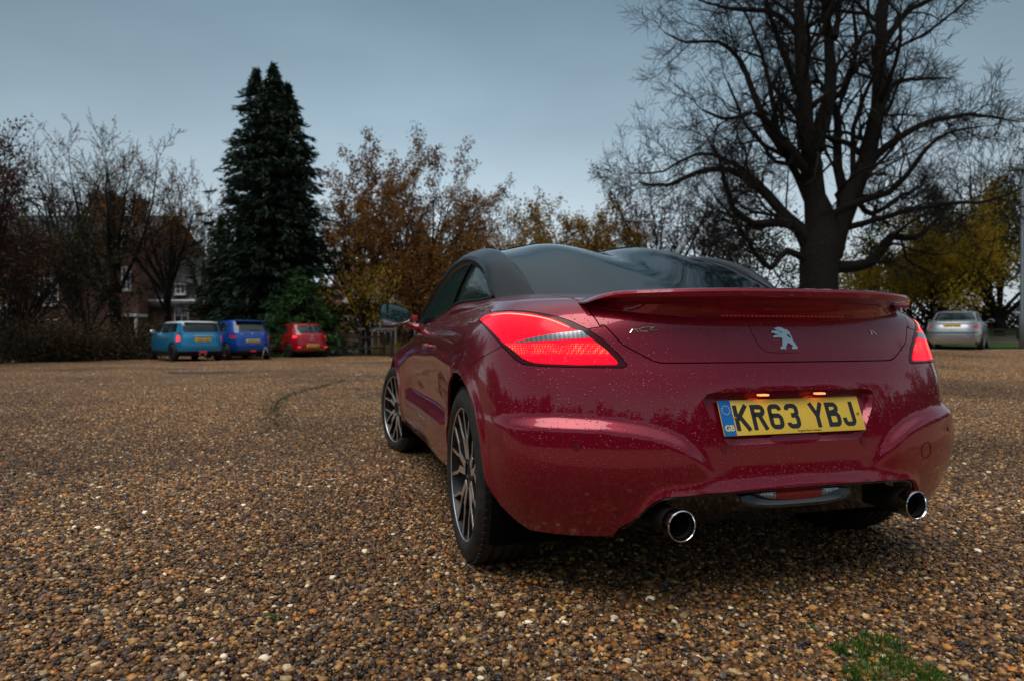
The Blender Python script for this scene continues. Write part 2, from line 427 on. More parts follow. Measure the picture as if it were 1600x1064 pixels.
# ================================================================== the red sports coupe (the car in front)
coupe = empty('sports_coupe', CAR, TH, 'dark red sports coupe with black roof arches, rear spoiler and lit tail lamps', 'car')
coupe.rotation_euler = (R(-0.6), 0, TH)
ZL = [.235, .31, .40, .50, .60, .70, .78, .85, .905, .945]
base = [(0, -.745), (.22, -.737), (.42, -.712), (.58, -.672), (.725, -.608), (.828, -.52), (.885, -.41), (.908, -.28), (.918, 0), (.902, .36), (.885, .8), (.875, 1.4), (.882, 2.0), (.902, 2.3), (.912, 2.61), (.90, 2.95), (.81, 3.27), (.52, 3.46), (.25, 3.52), (0, 3.535)]
o_r = [-.06, -.018, .008, .010, 0, -.020, -.045, -.062, -.085, -.135]
o_c = [-.05, -.012, .008, .010, 0, -.016, -.038, -.060, -.095, -.155]
offs = [o_r, o_r, o_r, [-.055, -.015, .008, .010, 0, -.018, -.042, -.062, -.09, -.145], o_c, o_c,
        [-.045, -.012, .002, .004, 0, -.010, -.025, -.048, -.085, -.14],
        [-.04, -.01, 0, 0, 0, -.002, -.013, -.034, -.068, -.115],
        [-.06, -.03, -.01, 0, 0, 0, -.008, -.028, -.06, -.10],
        [-.055, -.03, -.01, -.012, -.006, .002, -.004, -.022, -.052, -.088],
        [-.03, 0, .004, -.014, -.018, -.006, -.004, -.018, -.048, -.082],
        [-.03, 0, .004, -.012, -.016, -.006, -.004, -.018, -.05, -.085],
        [-.03, -.004, .004, -.010, -.012, -.006, -.008, -.03, -.065, -.10],
        [-.05, -.02, -.005, 0, 0, 0, -.01, -.035, -.08, -.14],
        [-.06, -.03, -.01, 0, 0, 0, -.008, -.03, -.075, -.14],
        [-.05, -.02, 0, .005, 0, -.01, -.03, -.06, -.11, -.19],
        [-.06, -.02, 0, .005, 0, -.02, -.05, -.10, -.17, -.28], [-.08, -.02, .01, .01, 0, -.02, -.06, -.12, -.22, -.36],
        [-.08, -.02, .01, .01, 0, -.02, -.06, -.13, -.24, -.38], [-.08, -.02, .01, .01, 0, -.02, -.06, -.13, -.25, -.4]]
Bp = [(0, -.12, 1.0), (.22, -.11, 1.0), (.40, -.07, 1.003), (.53, -.01, 1.008), (.60, .05, 1.012), (.655, .09, 1.012), (.70, .125, 1.008), (.735, .17, 1.003),
      (.752, .30, 1.003), (.757, .56, 1.013), (.765, .9, 1.012), (.775, 1.4, .962), (.785, 1.95, .952), (.76, 2.16, .95), (.68, 2.29, .95), (.55, 2.37, .95), (.42, 2.41, .95), (.28, 2.43, .95), (.14, 2.445, .95), (0, 2.45, .95)]
zk = [1] * 12 + [.97, .90, .85, .82, .78, .74, .72, .71]
nC = len(base); B2 = np.array(base)
dT = np.gradient(B2, axis=0); nrm2 = np.c_[-dT[:, 1], dT[:, 0]] * -1; nrm2 /= np.linalg.norm(nrm2, axis=1)[:, None]
nrm2[0] = (0, -1); nrm2[-1] = (0, 1)
ctrl = np.zeros((13, nC, 3))
for c in range(nC):
    for r, z in enumerate(ZL):
        p = B2[c] + nrm2[c] * offs[c][r]
        ctrl[r, c] = (-p[0], p[1], .235 + (z - .235) * zk[c])
    b = np.array((-Bp[c][0], Bp[c][1], Bp[c][2])); t9 = ctrl[9, c]
    for k, t in ((10, .33), (11, .67)):
        q = t9 * (1 - t) + b * t; q[2] += .012 * math.sin(PI * t) * (1 if c < 8 else .6) + (.03 * math.sin(PI * t) if c > 13 else 0)
        ctrl[9 + (1 if k == 10 else 2), c] = q
    ctrl[12, c] = b
cpar = np.r_[0, np.cumsum(np.linalg.norm(np.diff(B2, axis=0), axis=1))]
rpar = np.array([0, 1, 2.1, 3.3, 4.5, 5.7, 6.7, 7.6, 8.35, 9.1, 10.6, 12.1, 13.6])
cq = np.unique(np.concatenate([np.linspace(cpar[i], cpar[i + 1], (15 if i < 3 else 12 if i < 7 else 12 if i in (7, 8, 12, 13) else 9 if i < 14 else 6) + 1) for i in range(nC - 1)]))
rq = np.unique(np.concatenate([np.linspace(rpar[i], rpar[i + 1], (10 if i in (2, 3, 4) else 7) + 1) for i in range(12)]))
g1 = spline(cpar, ctrl.transpose(1, 0, 2), cq).transpose(1, 0, 2)       # rows x many columns
Gd = spline(rpar, g1, rq)                                               # rows x cols x 3
Gd[:, 0, 0] = 0; Gd[:, -1, 0] = 0
du = np.gradient(Gd, axis=1); dv = np.gradient(Gd, axis=0); nn = np.cross(du, dv)
nn /= np.linalg.norm(nn, axis=2)[:, :, None] + 1e-12
if nn[20, 0, 1] > 0: nn = -nn
ax_ = np.abs(Gd[:, :, 0]); yy = Gd[:, :, 1]; zz = Gd[:, :, 2]
rear = 1 - sstep(-.40, -.18, yy)
# haunch: shelf over the lower bumper that curves down beside the number plate
zed = np.interp(ax_, [.25, .285, .31, .332, .36, .40, .44, .50, .56, .62, .74, .95], [.36, .425, .462, .487, .511, .537, .553, .570, .580, .588, .592, .585])
amp = .022 * sstep(.26, .40, ax_) * (1 - .85 * sstep(-.60, -.36, yy)) * rear
wdt = np.interp(ax_, [.3, .45], [.050, .038])
d1 = amp * sstep(0, 1, (zed + .006 - zz) / wdt) * (1 - .75 * sstep(0, 1, (.50 - zz) / .22)) 
# pressed-in centre above the diffuser
d1 -= .010 * (1 - sstep(.20, .40, ax_)) * sstep(.38, .46, zz) * (1 - sstep(.60, .70, zz)) * rear
# lip round the diffuser opening
ztop = np.interp(ax_, [0, .33, .43, .475, .51, .545, .57], [.378, .372, .367, .355, .325, .27, .20])
dd = np.maximum(zz - ztop, (ax_ - .50) * .9 * (zz < .33))
d1 += .017 * np.exp(-(np.clip(zz - ztop, 0, 1) / .020) ** 2) * (1 - sstep(.50, .62, ax_)) * rear
# swage along the door
side = sstep(.42, .6, yy) * (1 - sstep(1.9, 2.15, yy))
d1 += side * (.020 * np.exp(-((zz - .44) / .035) ** 2) - .012 * np.exp(-((zz - .53) / .05) ** 2))
# flared lips of the wheel arches
for wy in (0, 2.612):
    rr = np.hypot(yy - wy, zz - .335); d1 += .012 * np.exp(-((rr - .375) / .03) ** 2) * (ax_ > .8)
Gd = Gd + nn * d1[:, :, None]
Gd[:, 0, 0] = 0; Gd[:, -1, 0] = 0
nr, nc = Gd.shape[:2]
bm = bmesh.new(); vs = [bm.verts.new(p) for p in Gd.reshape(-1, 3)]
for f in grid_faces(nr, nc): bm.faces.new([vs[i] for i in f])
bm.normal_update()
tst = min(bm.faces, key=lambda f: (f.calc_center_median() - Vector((0, -.745, .6))).length)
if tst.normal.y > 0: bmesh.ops.reverse_faces(bm, faces=bm.faces)
lay = bm.faces.layers.int.new('pid'); bm.faces.layers.int.new('work')
lay = bm.faces.layers.int['pid']
SV = Survey(); OX = Ortho((0, 1, 0), (0, 0, 1)); OY = Ortho((1, 0, 0), (0, 0, 1)); OW = Ortho((1, 0, 0), (0, 1, 1))
BUMP, LIDP, LAMP, LENS, CLEAR, DOOR, WING, HOLE, FLAP, FBUMP, HOOD = 1, 2, 3, 4, 5, 6, 7, 9, 10, 11, 12
def circ(cy, cz, r, a0, a1, n): return [(cy + r * math.cos(a0 + (a1 - a0) * i / n), cz + r * math.sin(a0 + (a1 - a0) * i / n)) for i in range(n + 1)]
arch_r = circ(0, .335, .372, -.1, R(172), 26) + [(-.385, .36), (-.42, .30), (-.47, .25), (-.53, .20), (.375, .12)]
cut(bm, arch_r, OX, lambda c: c.x < -.5 and c.y < 1.2, HOLE, lay, .02)
arch_f = circ(2.612, .335, .372, R(8), R(188), 26) + [(2.612 - .38, .15), (2.612 + .38, .15)]
cut(bm, arch_f, OX, lambda c: c.x < -.5 and c.y > 1.6, HOLE, lay, .02)
dif = [(.02, .377), (-.33, .372), (-.43, .368), (-.462, .363), (-.487, .350), (-.507, .33), (-.535, .290), (-.56, .262), (-.585, .19), (.02, .19)]
cut(bm, dif, OY, lambda c: c.y < -.4, HOLE, lay, .01)
rec = [(.02, .668), (-.285, .666), (-.303, .662), (-.313, .652), (-.314, .635), (-.300, .600), (-.262, .532), (-.245, .514), (-.225, .508), (.02, .506)]
cut(bm, rec, OY, lambda c: c.y < -.4, HOLE, lay, .01)
holes = [f for f in bm.faces if f[lay] == HOLE]
edge_rec = None
bmesh.ops.delete(bm, geom=holes, context='FACES')
lamp_px = [(748, 499), (754.6, 492.7), (769, 488), (797, 486.6), (820, 488), (837.5, 490.3), (870, 496.8), (894.4, 505), (918.7, 517), (943, 533), (967.5, 556), (978.5, 568.5), (981.3, 573.2), (980, 577), (974, 578), (935, 577.6), (886, 576.4), (853.7, 575.6), (834, 574), (818, 571.2), (805, 563), (785.5, 543), (766, 520.4)]
cut(bm, lamp_px, SV, lambda c: c.x < -.3 and c.y < .3 and c.z > .6, LAMP, lay, 2)
cv = lambda L_: [(740 + a / 6.154, 470 + b / 6.154) for a, b in L_]
lens_px = cv([(66, 190), (115, 152), (190, 127), (350, 118), (480, 128), (600, 145), (780, 192), (900, 245), (970, 290), (1060, 312), (1150, 385), (1290, 495), (1392, 600), (1398, 622), (1380, 632), (1000, 632), (700, 618), (560, 605), (480, 570), (400, 500), (290, 415), (170, 285)])
cut(bm, lens_px, SV, lambda c: c.x < -.3 and c.y < .3 and c.z > .6, LENS, lay, 2, only=(LAMP,))
clear_px = cv([(395, 412), (480, 390), (600, 364), (720, 342), (880, 322), (1040, 306), (1062, 316), (1138, 376), (1000, 386), (720, 402), (500, 415), (410, 420)])
cut(bm, clear_px, SV, lambda c: c.x < -.3 and c.y < .3 and c.z > .6, CLEAR, lay, 2, only=(LENS,))
lid_r = [(.02, .755), (-.412, .755), (-.432, .756), (-.452, .761), (-.475, .773), (-.54, .812), (-.585, .872), (-.596, .900), (-.601, .925), (.02, .925)]
cut(bm, lid_r, OY, lambda c: c.y < -.4 and .6 < c.z < .93, LIDP, lay, .01, only=(0,))
lid = [(.02, .265), (-.598, .275), (-.602, .30), (-.612, .35), (-.618, .50), (-.612, .80), (-.595, 1.02), (-.58, 1.2), (.02, 1.2)]
cut(bm, lid, OW, lambda c: c.y < .3 and c.z > .6, LIDP, lay, .02, only=(0, LIDP))
bumper = [(700, 604), (728, 583), (740, 569), (752, 560), (784, 544), (850, 533), (921, 517), (965, 510), (1100, 500), (1700, 480), (1700, 1000), (700, 1000)]
cut(bm, bumper, SV, lambda c: c.y < -.02, BUMP, lay, 3, only=(0,))
flap = circ(-.06, .865, .085, 0, 2 * PI, 22)[:-1]
door = [(.80, 1.06), (.80, .86), (.83, .78), (.86, .66), (.93, .52), (1.10, .38), (1.28, .28), (1.36, .265), (2.05, .265), (2.12, .34), (2.14, .5), (2.13, .7), (2.12, .90), (2.05, 1.0)]
cut(bm, door, OX, lambda c: c.x < -.4, DOOR, lay, .03, only=(0,))
wing = [(2.12, 1.0), (2.12, .90), (2.13, .7), (2.14, .5), (2.12, .34), (2.11, .15), (3.02, .15), (3.05, .50), (3.10, .65), (3.25, .80), (2.9, 1.0)]
cut(bm, wing, OX, lambda c: c.x < -.55, WING, lay, .03, only=(0,))
for f in bm.faces:
    c = f.calc_center_median()
    if f[lay] == 0 and c.y > 2.6 or f[lay] == 0 and c.y > 2.05 and c.z > .75 and abs(c.x) < .80:
        f[lay] = HOOD if (c.z > .69 and c.y < 3.35) else FBUMP

shade_skip = lambda co: co.z < .245 or co.z > .998
def halfpair(name, ids, mat_, gap=.0018, depth=.012, off=0.0, parent=coupe, skip=None, label=None):
    b = rim(take(bm, ids, lay, half=False), gap, depth, skip, off); o = bob(name, b, mat_, parent)
    if label: o['label'] = label
    c = mirror_copy(o, parent); return o, c
bob('rear_bumper', rim(take(bm, (BUMP,), lay), .0015, .012, lambda co: abs(co.x) < .62 and co.z < .68 or co.z < .3), M['paint'], coupe)
bob('boot_lid', rim(take(bm, (LIDP,), lay), .0025, .014), M['paint'], coupe)
halfpair('quarter_panel', (0,), M['paint'], .0015)
halfpair('door', (DOOR,), M['paint'], .002)
halfpair('front_wing', (WING,), M['paint'], .002)
bob('front_bumper', rim(take(bm, (FBUMP,), lay), .001, .012), M['paint'], coupe)
bob('bonnet', rim(take(bm, (HOOD,), lay), .002, .012), M['paint'], coupe)
ls = halfpair('tail_lamp', (LAMP,), M['seal'], .0012, .014)
for par in (ls[0],):
    le = bob('lens', rim(take(bm, (LENS,), lay, False), .0006, .012, None, .0015), M['lamp'], par)
    ce = bob('clear_strip', rim(take(bm, (CLEAR,), lay, False), .0008, .012, None, .0030), M['clear'], par)
mirror_copy(le, ls[1]); mirror_copy(ce, ls[1])
# dark shell behind the panels
b = take(bm, (0, BUMP, LIDP, LAMP, LENS, CLEAR, DOOR, WING, FBUMP, HOOD), lay)
bmesh.ops.remove_doubles(b, verts=b.verts, dist=2e-4); b.normal_update(); nv = {v_: v_.normal.copy() for v_ in b.verts}
for v_ in b.verts: v_.co -= nv[v_] * .011
bob('inner_shell', b, M['void'], coupe)

# surface look-up for badges and trims
from mathutils.bvhtree import BVHTree
bvh = BVHTree.FromBMesh(bm)
def on_eye(p_x, p_y, off=.001):
    d = eye_dir(p_x, p_y).normalized(); h = bvh.ray_cast(EYE, d)
    n_ = h[1] if h[1].dot(d) < 0 else -h[1]
    return h[0] + n_ * off, n_
def on_rear(x, z, off=.001):
    h = bvh.ray_cast(Vector((-abs(x) - 1e-4, -1.5, z)), Vector((0, 1, 0)))
    if h[0] is None: return Vector((x, -.72, z)), Vector((0, -1, 0))
    p = h[0].copy(); n_ = h[1].copy()
    if n_.y > 0: n_ = -n_
    p += n_ * off
    if x > 0: p.x = -p.x; n_.x = -n_.x
    return p, n_
def on_side(y, z, off=.001):
    h = bvh.ray_cast(Vector((-1.6, y, z)), Vector((1, 0, 0))); n_ = h[1] if h[1].x < 0 else -h[1]
    return h[0] + n_ * off, n_

# LED guide in the left lamp (bright curve along its upper edge)
def led(par, sgn):
    pts = []
    for a, b_ in [(175, 152), (260, 140), (350, 138), (480, 150), (600, 168), (700, 190), (800, 222), (870, 252), (930, 278)]:
        p, n_ = on_eye(740 + a / 6.154, 470 + b_ / 6.154, .0012); pts.append((p.x * sgn, p.y, p.z))
    return tube_obj('light_guide', curve(pts, 26), [.0015 + .0012 * math.sin(PI * i / 25) for i in range(26)], M['led'], par, 6)
led(ls[0], 1); led(ls[1], -1)

# number plate recess
fl = lambda z: -.682 - (.668 - z) / .162 * .055
loop = [(x, z) for x, z in rec if x < 0]; loop = loop + [(-x, z) for x, z in loop[::-1]]
dense = []
for i in range(len(loop)):
    p, q = loop[i], loop[(i + 1) % len(loop)]; k = max(1, int(math.dist(p, q) / .02))
    dense += [(p[0] + (q[0] - p[0]) * t / k, p[1] + (q[1] - p[1]) * t / k) for t in range(k)]
bmr = bmesh.new(); o_, i_ = [], []
cx, cz = 0, .587
for x, z in dense:
    s_ = 1.004
    xx, zz_ = x * s_, cz + (z - cz) * s_
    h = bvh.ray_cast(Vector((-abs(x) * 1.03 - 1e-3, -1.5, cz + (z - cz) * 1.06)), Vector((0, 1, 0)))
    ys = h[0].y if h[0] else -.74
    o_.append(bmr.verts.new((x, ys + .0005, z)))
    i_.append(bmr.verts.new((x * .955, max(fl(z), ys + .004), cz + (z - cz) * .93)))
n = len(dense)
for k in range(n): bmr.faces.new((o_[k], o_[(k + 1) % n], i_[(k + 1) % n], i_[k]))
f = bmr.faces.new(i_)
bmesh.ops.triangulate(bmr, faces=[f]); bmesh.ops.recalc_face_normals(bmr, faces=bmr.faces)
bmr.normal_update()
bmobj('plate_recess', bmr, M['paint'], coupe, True, 25)
for sx in (-.105, .105): box_obj('plate_lamp', (sx, -.715, .655), (.034, .018, .006), M['platelamp'], coupe, bev=.002)

# number plate, tilted back
TLT = R(21)
plate = bpy.data.objects.new('number_plate', None)
bp = bmesh.new(); box(bp, (0, 0, 0), (.520, .004, .111), bev=.0015)
plate = bmobj('number_plate', bp, M['yellow'], coupe, True, 40); plate.location = (0, -.722, .5885); plate.rotation_euler = (-TLT, 0, 0)
box_obj('country_band', (-.2385, -.0028, 0), (.041, .002, .109), M['euro'], plate)
def stroke(bm_, pts, wd, y=-.0035, th=.0012, join=True):
    """flat stroke of width wd through 2-D points (x, z)"""
    P = [Vector(pts[0])]
    for p in pts[1:]:
        if (Vector(p) - P[-1]).length > .0022: P.append(Vector(p))
    n = len(P); Lf, Rt = [], []
    for i in range(n):
        a = (P[i] - P[i - 1]).normalized() if i > 0 else None; b_ = (P[i + 1] - P[i]).normalized() if i < n - 1 else None
        if a is None: nrm_ = Vector((-b_.y, b_.x))
        elif b_ is None: nrm_ = Vector((-a.y, a.x))
        else:
            n1 = Vector((-a.y, a.x)); n2 = Vector((-b_.y, b_.x)); nrm_ = (n1 + n2); nrm_ = nrm_ / max(nrm_.dot(n1), .8)
        Lf.append(P[i] + nrm_ * wd / 2); Rt.append(P[i] - nrm_ * wd / 2)
    v1 = [bm_.verts.new((p.x, y, p.y)) for p in Lf]; v2 = [bm_.verts.new((p.x, y, p.y)) for p in Rt]
    w1 = [bm_.verts.new((p.x, y + th, p.y)) for p in Lf]; w2 = [bm_.verts.new((p.x, y + th, p.y)) for p in Rt]
    for i in range(n - 1):
        bm_.faces.new((v1[i], v2[i], v2[i + 1], v1[i + 1]))
        bm_.faces.new((v1[i], v1[i + 1], w1[i + 1], w1[i])); bm_.faces.new((v2[i + 1], v2[i], w2[i], w2[i + 1]))
    bm_.faces.new((v1[0], w1[0], w2[0], v2[0])); bm_.faces.new((v1[-1], v2[-1], w2[-1], w1[-1]))
def arc(cx_, cy_, rx, ry, a0, a1, n=8): return [(cx_ + rx * math.cos(R(a0 + (a1 - a0) * i / n)), cy_ + ry * math.sin(R(a0 + (a1 - a0) * i / n))) for i in range(n + 1)]
hw, hh, st = .018, .0325, .014     # half width and height of stroke centres
c1 = .012
GL = {
 'K': [[(-hw, -.0395), (-hw, .0395)], [(hw + .003, .0395), (-hw + .004, -.004)], [(-hw + .011, .006), (hw + .004, -.0395)]],
 'R': [[(-hw, -.0395), (-hw, .0325), (.006, .0325)] + arc(.006, .0205, .012, .012, 90, -90) + [(-hw, .0085 - .0)], [(.002, .008), (hw + .003, -.0395)]],
 '6': [[(hw, .020)] + arc(.006, .0205, .012, .012, 0, 90, 5) + arc(-.006, .0205, .012, .012, 90, 180, 5) + [(-hw, -.0205)] + arc(-.006, -.0205, .012, .012, 180, 270, 5) + arc(.006, -.0205, .012, .012, 270, 360, 5) + arc(.006, -.009, .012, .012, 0, 90, 5) + [(-hw, .003)]],
 '3': [[(-hw, .020)] + arc(-.006, .0205, .012, .012, 180, 90, 5) + arc(.006, .0205, .012, .012, 90, 0, 5) + arc(.004, .013, .014, .011, 0, -90, 5) + [(-.004, .002)], [(-.004, .002)] + arc(.006, -.010, .012, .012, 90, 0, 5) + arc(.006, -.0205, .012, .012, 0, -90, 5) + arc(-.006, -.0205, .012, .012, -90, -180, 5) + [(-hw, -.019)]],
 'Y': [[(-hw - .003, .0395), (0, -.002), (0, -.0395)], [(hw + .003, .0395), (0, -.002)]],
 'B': [[(-hw, -.0395), (-hw, .0395)], [(-hw - .006, .0325), (.005, .0325)] + arc(.005, .021, .011, .0115, 90, -90) + [(-hw, .0025)], [(-hw, .0025), (.006, .0025)] + arc(.006, -.010, .012, .0125, 90, 0, 5) + arc(.006, -.0205, .012, .012, 0, -90, 5) + [(-hw - .006, -.0325)]],
 'J': [[(hw - .002, .0395), (hw - .002, -.0205)] + arc(.004, -.0205, .012, .012, 0, -90, 5) + arc(-.008, -.0205, .010, .012, -90, -180, 5) + [(-hw, -.012)]],
}
xs_ = [-.183, -.122, -.061, 0.0, .093, .154, .213]
for k_, (ch, x0) in enumerate(zip('KR63YBJ', xs_)):
    b_ = bmesh.new()
    for j, s_ in enumerate(GL[ch]): stroke(b_, [(x0 - .005 + p[0], p[1] - .001) for p in s_], st, y=-.0032 - .00005 * j)
    bmobj('character', b_, M['ink'], plate, False)
def text_obj(name, body, size, mat_, parent, loc, rot=(PI / 2, 0, 0), ext=.0003, bold=0):
    cu = bpy.data.curves.new(name, 'FONT'); cu.body = body; cu.size = size; cu.extrude = ext; cu.offset = bold
    cu.align_x = 'CENTER'; cu.align_y = 'CENTER'
    t = bpy.data.objects.new(name, cu); COL.objects.link(t); bpy.context.view_layer.update()
    me = bpy.data.meshes.new_from_object(t.evaluated_get(bpy.context.evaluated_depsgraph_get())); bpy.data.objects.remove(t)
    me.name = name; me.materials.clear(); o = link(name, me, parent, mat_); o.location = loc; o.rotation_euler = rot; return o
text_obj('country_letters', 'GB', .025, M['star'], plate, (-.2385, -.0044, -.033), bold=.0008)
text_obj('maker_line', 'Peugeot Motor Company', .0085, M['inkline'], plate, (.045, -.0026, -.0485))
b_ = bmesh.new()
for k_ in range(12):
    a = 2 * PI * k_ / 12; c_ = (-.2385 + .0135 * math.cos(a), .024 + .0135 * math.sin(a)); v_ = []
    for j in range(10):
        r_ = .0026 if j % 2 == 0 else .0011; v_.append(b_.verts.new((c_[0] + r_ * math.sin(2 * PI * j / 10), -.0046, c_[1] + r_ * math.cos(2 * PI * j / 10))))
    b_.faces.new(v_)
bmobj('star_ring', b_, M['star'], plate, False)
for sx in (-.211, .244): lathe('plate_screw', [(-.001, 0), (-.001, .003), (.001, .0048), (.004, .005)], M['brass'], plate, 16, 'y', (sx, -.0048, -.001))

# diffuser, pipes, fog lamp
b_ = bmesh.new()
dp = [(-.56, .262), (-.535, .290), (-.507, .33), (-.487, .350), (-.462, .362), (-.43, .367), (-.33, .371), (0, .376)]
dp = dp + [(-x, z) for x, z in dp[-2::-1]]
rows = []
for t, (dy, sz_) in enumerate([(.004, 1.0), (-.004, .985), (-.004, .955), (.02, .93), (.06, .90)]):
    row = []
    for x, z in dp:
        p = on_rear(x * 1.0, .385, 0)[0]; row.append(b_.verts.new((x * (.985 - t * .008), p.y + dy + .010 + .05 * max(0, (.35 - z) / .1), .262 + (z - .262) * sz_ - (.002 if t else 0))))
    rows.append(row)
low = [b_.verts.new((x * .95, -.55, .23)) for x, z in dp]
rows.append(low)
for r0, r1 in zip(rows, rows[1:]):
    for k_ in range(len(dp) - 1): b_.faces.new((r0[k_], r0[k_ + 1], r1[k_ + 1], r1[k_]))
bmesh.ops.recalc_face_normals(b_, faces=b_.faces)
bmobj('diffuser', b_, M['gloss'], coupe, True, 30)
# centre blade of the diffuser with the fog lamp
b_ = bmesh.new(); secs = []
for i in range(25):
    x = -.20 + .40 * i / 24; e = 1 - abs(x / .20) ** 4
    secs.append([b_.verts.new(p) for p in [(x, -.69, .355), (x, -.735, .352 + .006 * e), (x, -.742, .337 - .0 * e), (x, -.735 - .020 * e, .338 - .014 * e), (x, -.735 - .018 * e, .332 - .018 * e), (x, -.69, .300 - .01 * e)]])
for s0, s1 in zip(secs, secs[1:]):
    for k_ in range(5): b_.faces.new((s0[k_], s0[k_ + 1], s1[k_ + 1], s1[k_]))
bmesh.ops.recalc_face_normals(b_, faces=b_.faces); dif_blade = bmobj('diffuser_blade', b_, M['gloss'], coupe, True, 30)
for x0, x1, mm, nm in ((-.158, -.085, 'clear', 'reversing_lamp'), (-.082, .078, 'dimred', 'fog_lamp'), (.081, .152, 'clear', 'reversing_lamp')):
    b_ = bmesh.new(); n_ = 14; s_ = []
    for i in range(n_ + 1):
        x = x0 + (x1 - x0) * i / n_; e = max(0, 1 - abs(x / .160) ** 2.6)
        zt = .3625; zb_ = zt - .004 - .024 * e
        s_.append([b_.verts.new(p) for p in [(x, -.728, zt), (x, -.748, zt - .001), (x, -.751, (zt + zb_) / 2), (x, -.746, zb_), (x, -.728, zb_)]])
    for a_, c_ in zip(s_, s_[1:]):
        for k_ in range(4): b_.faces.new((a_[k_], a_[k_ + 1], c_[k_ + 1], c_[k_]))
    b_.faces.new(s_[0]); b_.faces.new(s_[-1][::-1]); bmesh.ops.recalc_face_normals(b_, faces=b_.faces)
    bmobj(nm, b_, M[mm], coupe, True, 40)
for sx in (-1, 1):
    x0 = -.425 if sx < 0 else .425
    ex = lathe('exhaust_tip', [(.035, .0435), (.03, .044), (.004, .0455), (-.004, .045), (-.006, .0425), (-.002, .0395), (.02, .038), (.035, .037)], M['chrome'], coupe, 56, 'y', (x0, -.775, .292))
    lathe('pipe_sleeve', [(.30, .036), (.034, .042)], M['black'], ex, 40, 'y', (x0, -.775, .292))
    lathe('pipe_bore', [(.18, .0005), (.18, .0375), (.006, .0375)], M['soot'], ex, 40, 'y', (x0, -.775, .292))
lathe('silencer', [(-.42, .0), (-.42, .09), (-.38, .11), (.38, .11), (.42, .09), (.42, 0)], M['black'], coupe, 32, 'x', (0, -.38, .30))

# parking sensors
for sx, sz_ in ((-.70, .515), (-.255, .50), (.255, .50), (.70, .515)):
    p, n_ = on_rear(sx, sz_, .0012); b_ = bmesh.new()
    r0 = bmesh.ops.create_circle(b_, cap_ends=True, segments=24, radius=.0115)['verts']
    mt = n_.to_track_quat('Z', 'Y').to_matrix().to_4x4(); bmesh.ops.transform(b_, matrix=Matrix.Translation(p) @ mt, verts=r0)
    g_ = bmesh.ops.extrude_face_region(b_, geom=list(b_.faces))['geom']; bmesh.ops.translate(b_, vec=n_ * .0012, verts=[e for e in g_ if isinstance(e, bmesh.types.BMVert)])
    bmobj('parking_sensor', b_, M['paint2'], coupe, True, 40)
# towing-eye cover outline
pts = []
for k_ in range(33):
    a = 2 * PI * k_ / 32; p, _ = on_rear(.53 + .028 * math.cos(a), .455 + .028 * math.sin(a), .0003); pts.append(p)
tube_obj('tow_cover_joint', pts, .0009, M['void'], coupe, 5)

# emblems
chm = M['chrome']
def badge(name, strokes, mapf, wd, mat_=None, th=.004):
    b2 = bmesh.new()
    for s_ in strokes:
        P = [Vector(q) for q in s_]; top = []
        for i, q in enumerate(P):
            a = (P[i] - P[i - 1]).normalized() if i > 0 else (P[1] - P[0]).normalized(); c_ = (P[i + 1] - P[i]).normalized() if i < len(P) - 1 else a
            t_ = (a + c_).normalized(); nl = Vector((-t_.y, t_.x)); top.append((q + nl * wd / 2, q - nl * wd / 2))
        rows_ = [[b2.verts.new(mapf(q.x, q.y, o)) for q, o in ((a, 0), (a, th * .7), ((a + c_) / 2, th), (c_, th * .7), (c_, 0))] for a, c_ in top]
        for r0, r1 in zip(rows_, rows_[1:]):
            for k in range(4): b2.faces.new((r0[k], r0[k + 1], r1[k + 1], r1[k]))
        b2.faces.new(rows_[0]); b2.faces.new(rows_[-1][::-1])
    bmesh.ops.recalc_face_normals(b2, faces=b2.faces)
    return bmobj(name, b2, mat_ or chm, coupe, True, 30)
def mp_rear(x, z, o): return on_rear(x, z, o)[0]
# lettering on the left of the lid: measured outline strokes in millimetres of the lid
def s2(pts): return [(-.514 + (a - 330) / 880 * .084, .8445 + (620 - b_) / 240 * .019) for a, b_ in pts]
badge('model_letters', [s2([(350, 620), (430, 490), (500, 440), (590, 440)]), s2([(500, 440), (560, 500), (620, 570)]),
                      s2([(1130, 372), (760, 385), (640, 455), (700, 535), (900, 530)]), s2([(800, 395), (1140, 385), (1050, 440), (950, 520), (1210, 475)])], mp_rear, .0048)
def s3(pts): return [(.354 + (a - 440) / 430 * .032, .836 + (760 - b_) / 270 * .019) for a, b_ in pts]
badge('trim_letter', [s3([(450, 500), (640, 500), (860, 700)]), s3([(640, 500), (560, 560), (580, 700)])], mp_rear, .0042)
# animal emblem: outline pieces measured off the lid, pixels -> metres
def e2(pts): return [(-.053 + (a - 345) / 620 * .091, .795 + (750 - b_) / 545 * .069) for a, b_ in pts]
EMB = [e2([(430, 245), (540, 205), (640, 225), (720, 275), (800, 350), (850, 450), (860, 520), (950, 690), (965, 720), (930, 750), (815, 750), (810, 700), (850, 670), (730, 585), (665, 690), (660, 750), (520, 750), (520, 715), (575, 680), (595, 560), (610, 480), (540, 460), (390, 470), (385, 430), (450, 405), (520, 400), (420, 365), (345, 345), (380, 300), (470, 300), (500, 290)]),
       e2([(720, 262), (750, 265), (830, 360), (812, 378)])]
b_ = bmesh.new()
for poly in EMB:
    top = [b_.verts.new(mp_rear(x, z, .0045)) for x, z in poly]
    cx_ = sum(p[0] for p in poly) / len(poly); cz_ = sum(p[1] for p in poly) / len(poly)
    bot = [b_.verts.new(mp_rear(x, z, -.001)) for x, z in poly]; n = len(poly)
    for k_ in range(n): b_.faces.new((top[k_], top[(k_ + 1) % n], bot[(k_ + 1) % n], bot[k_]))
    f_ = b_.faces.new(top)
    bmesh.ops.triangulate(b_, faces=[f_])
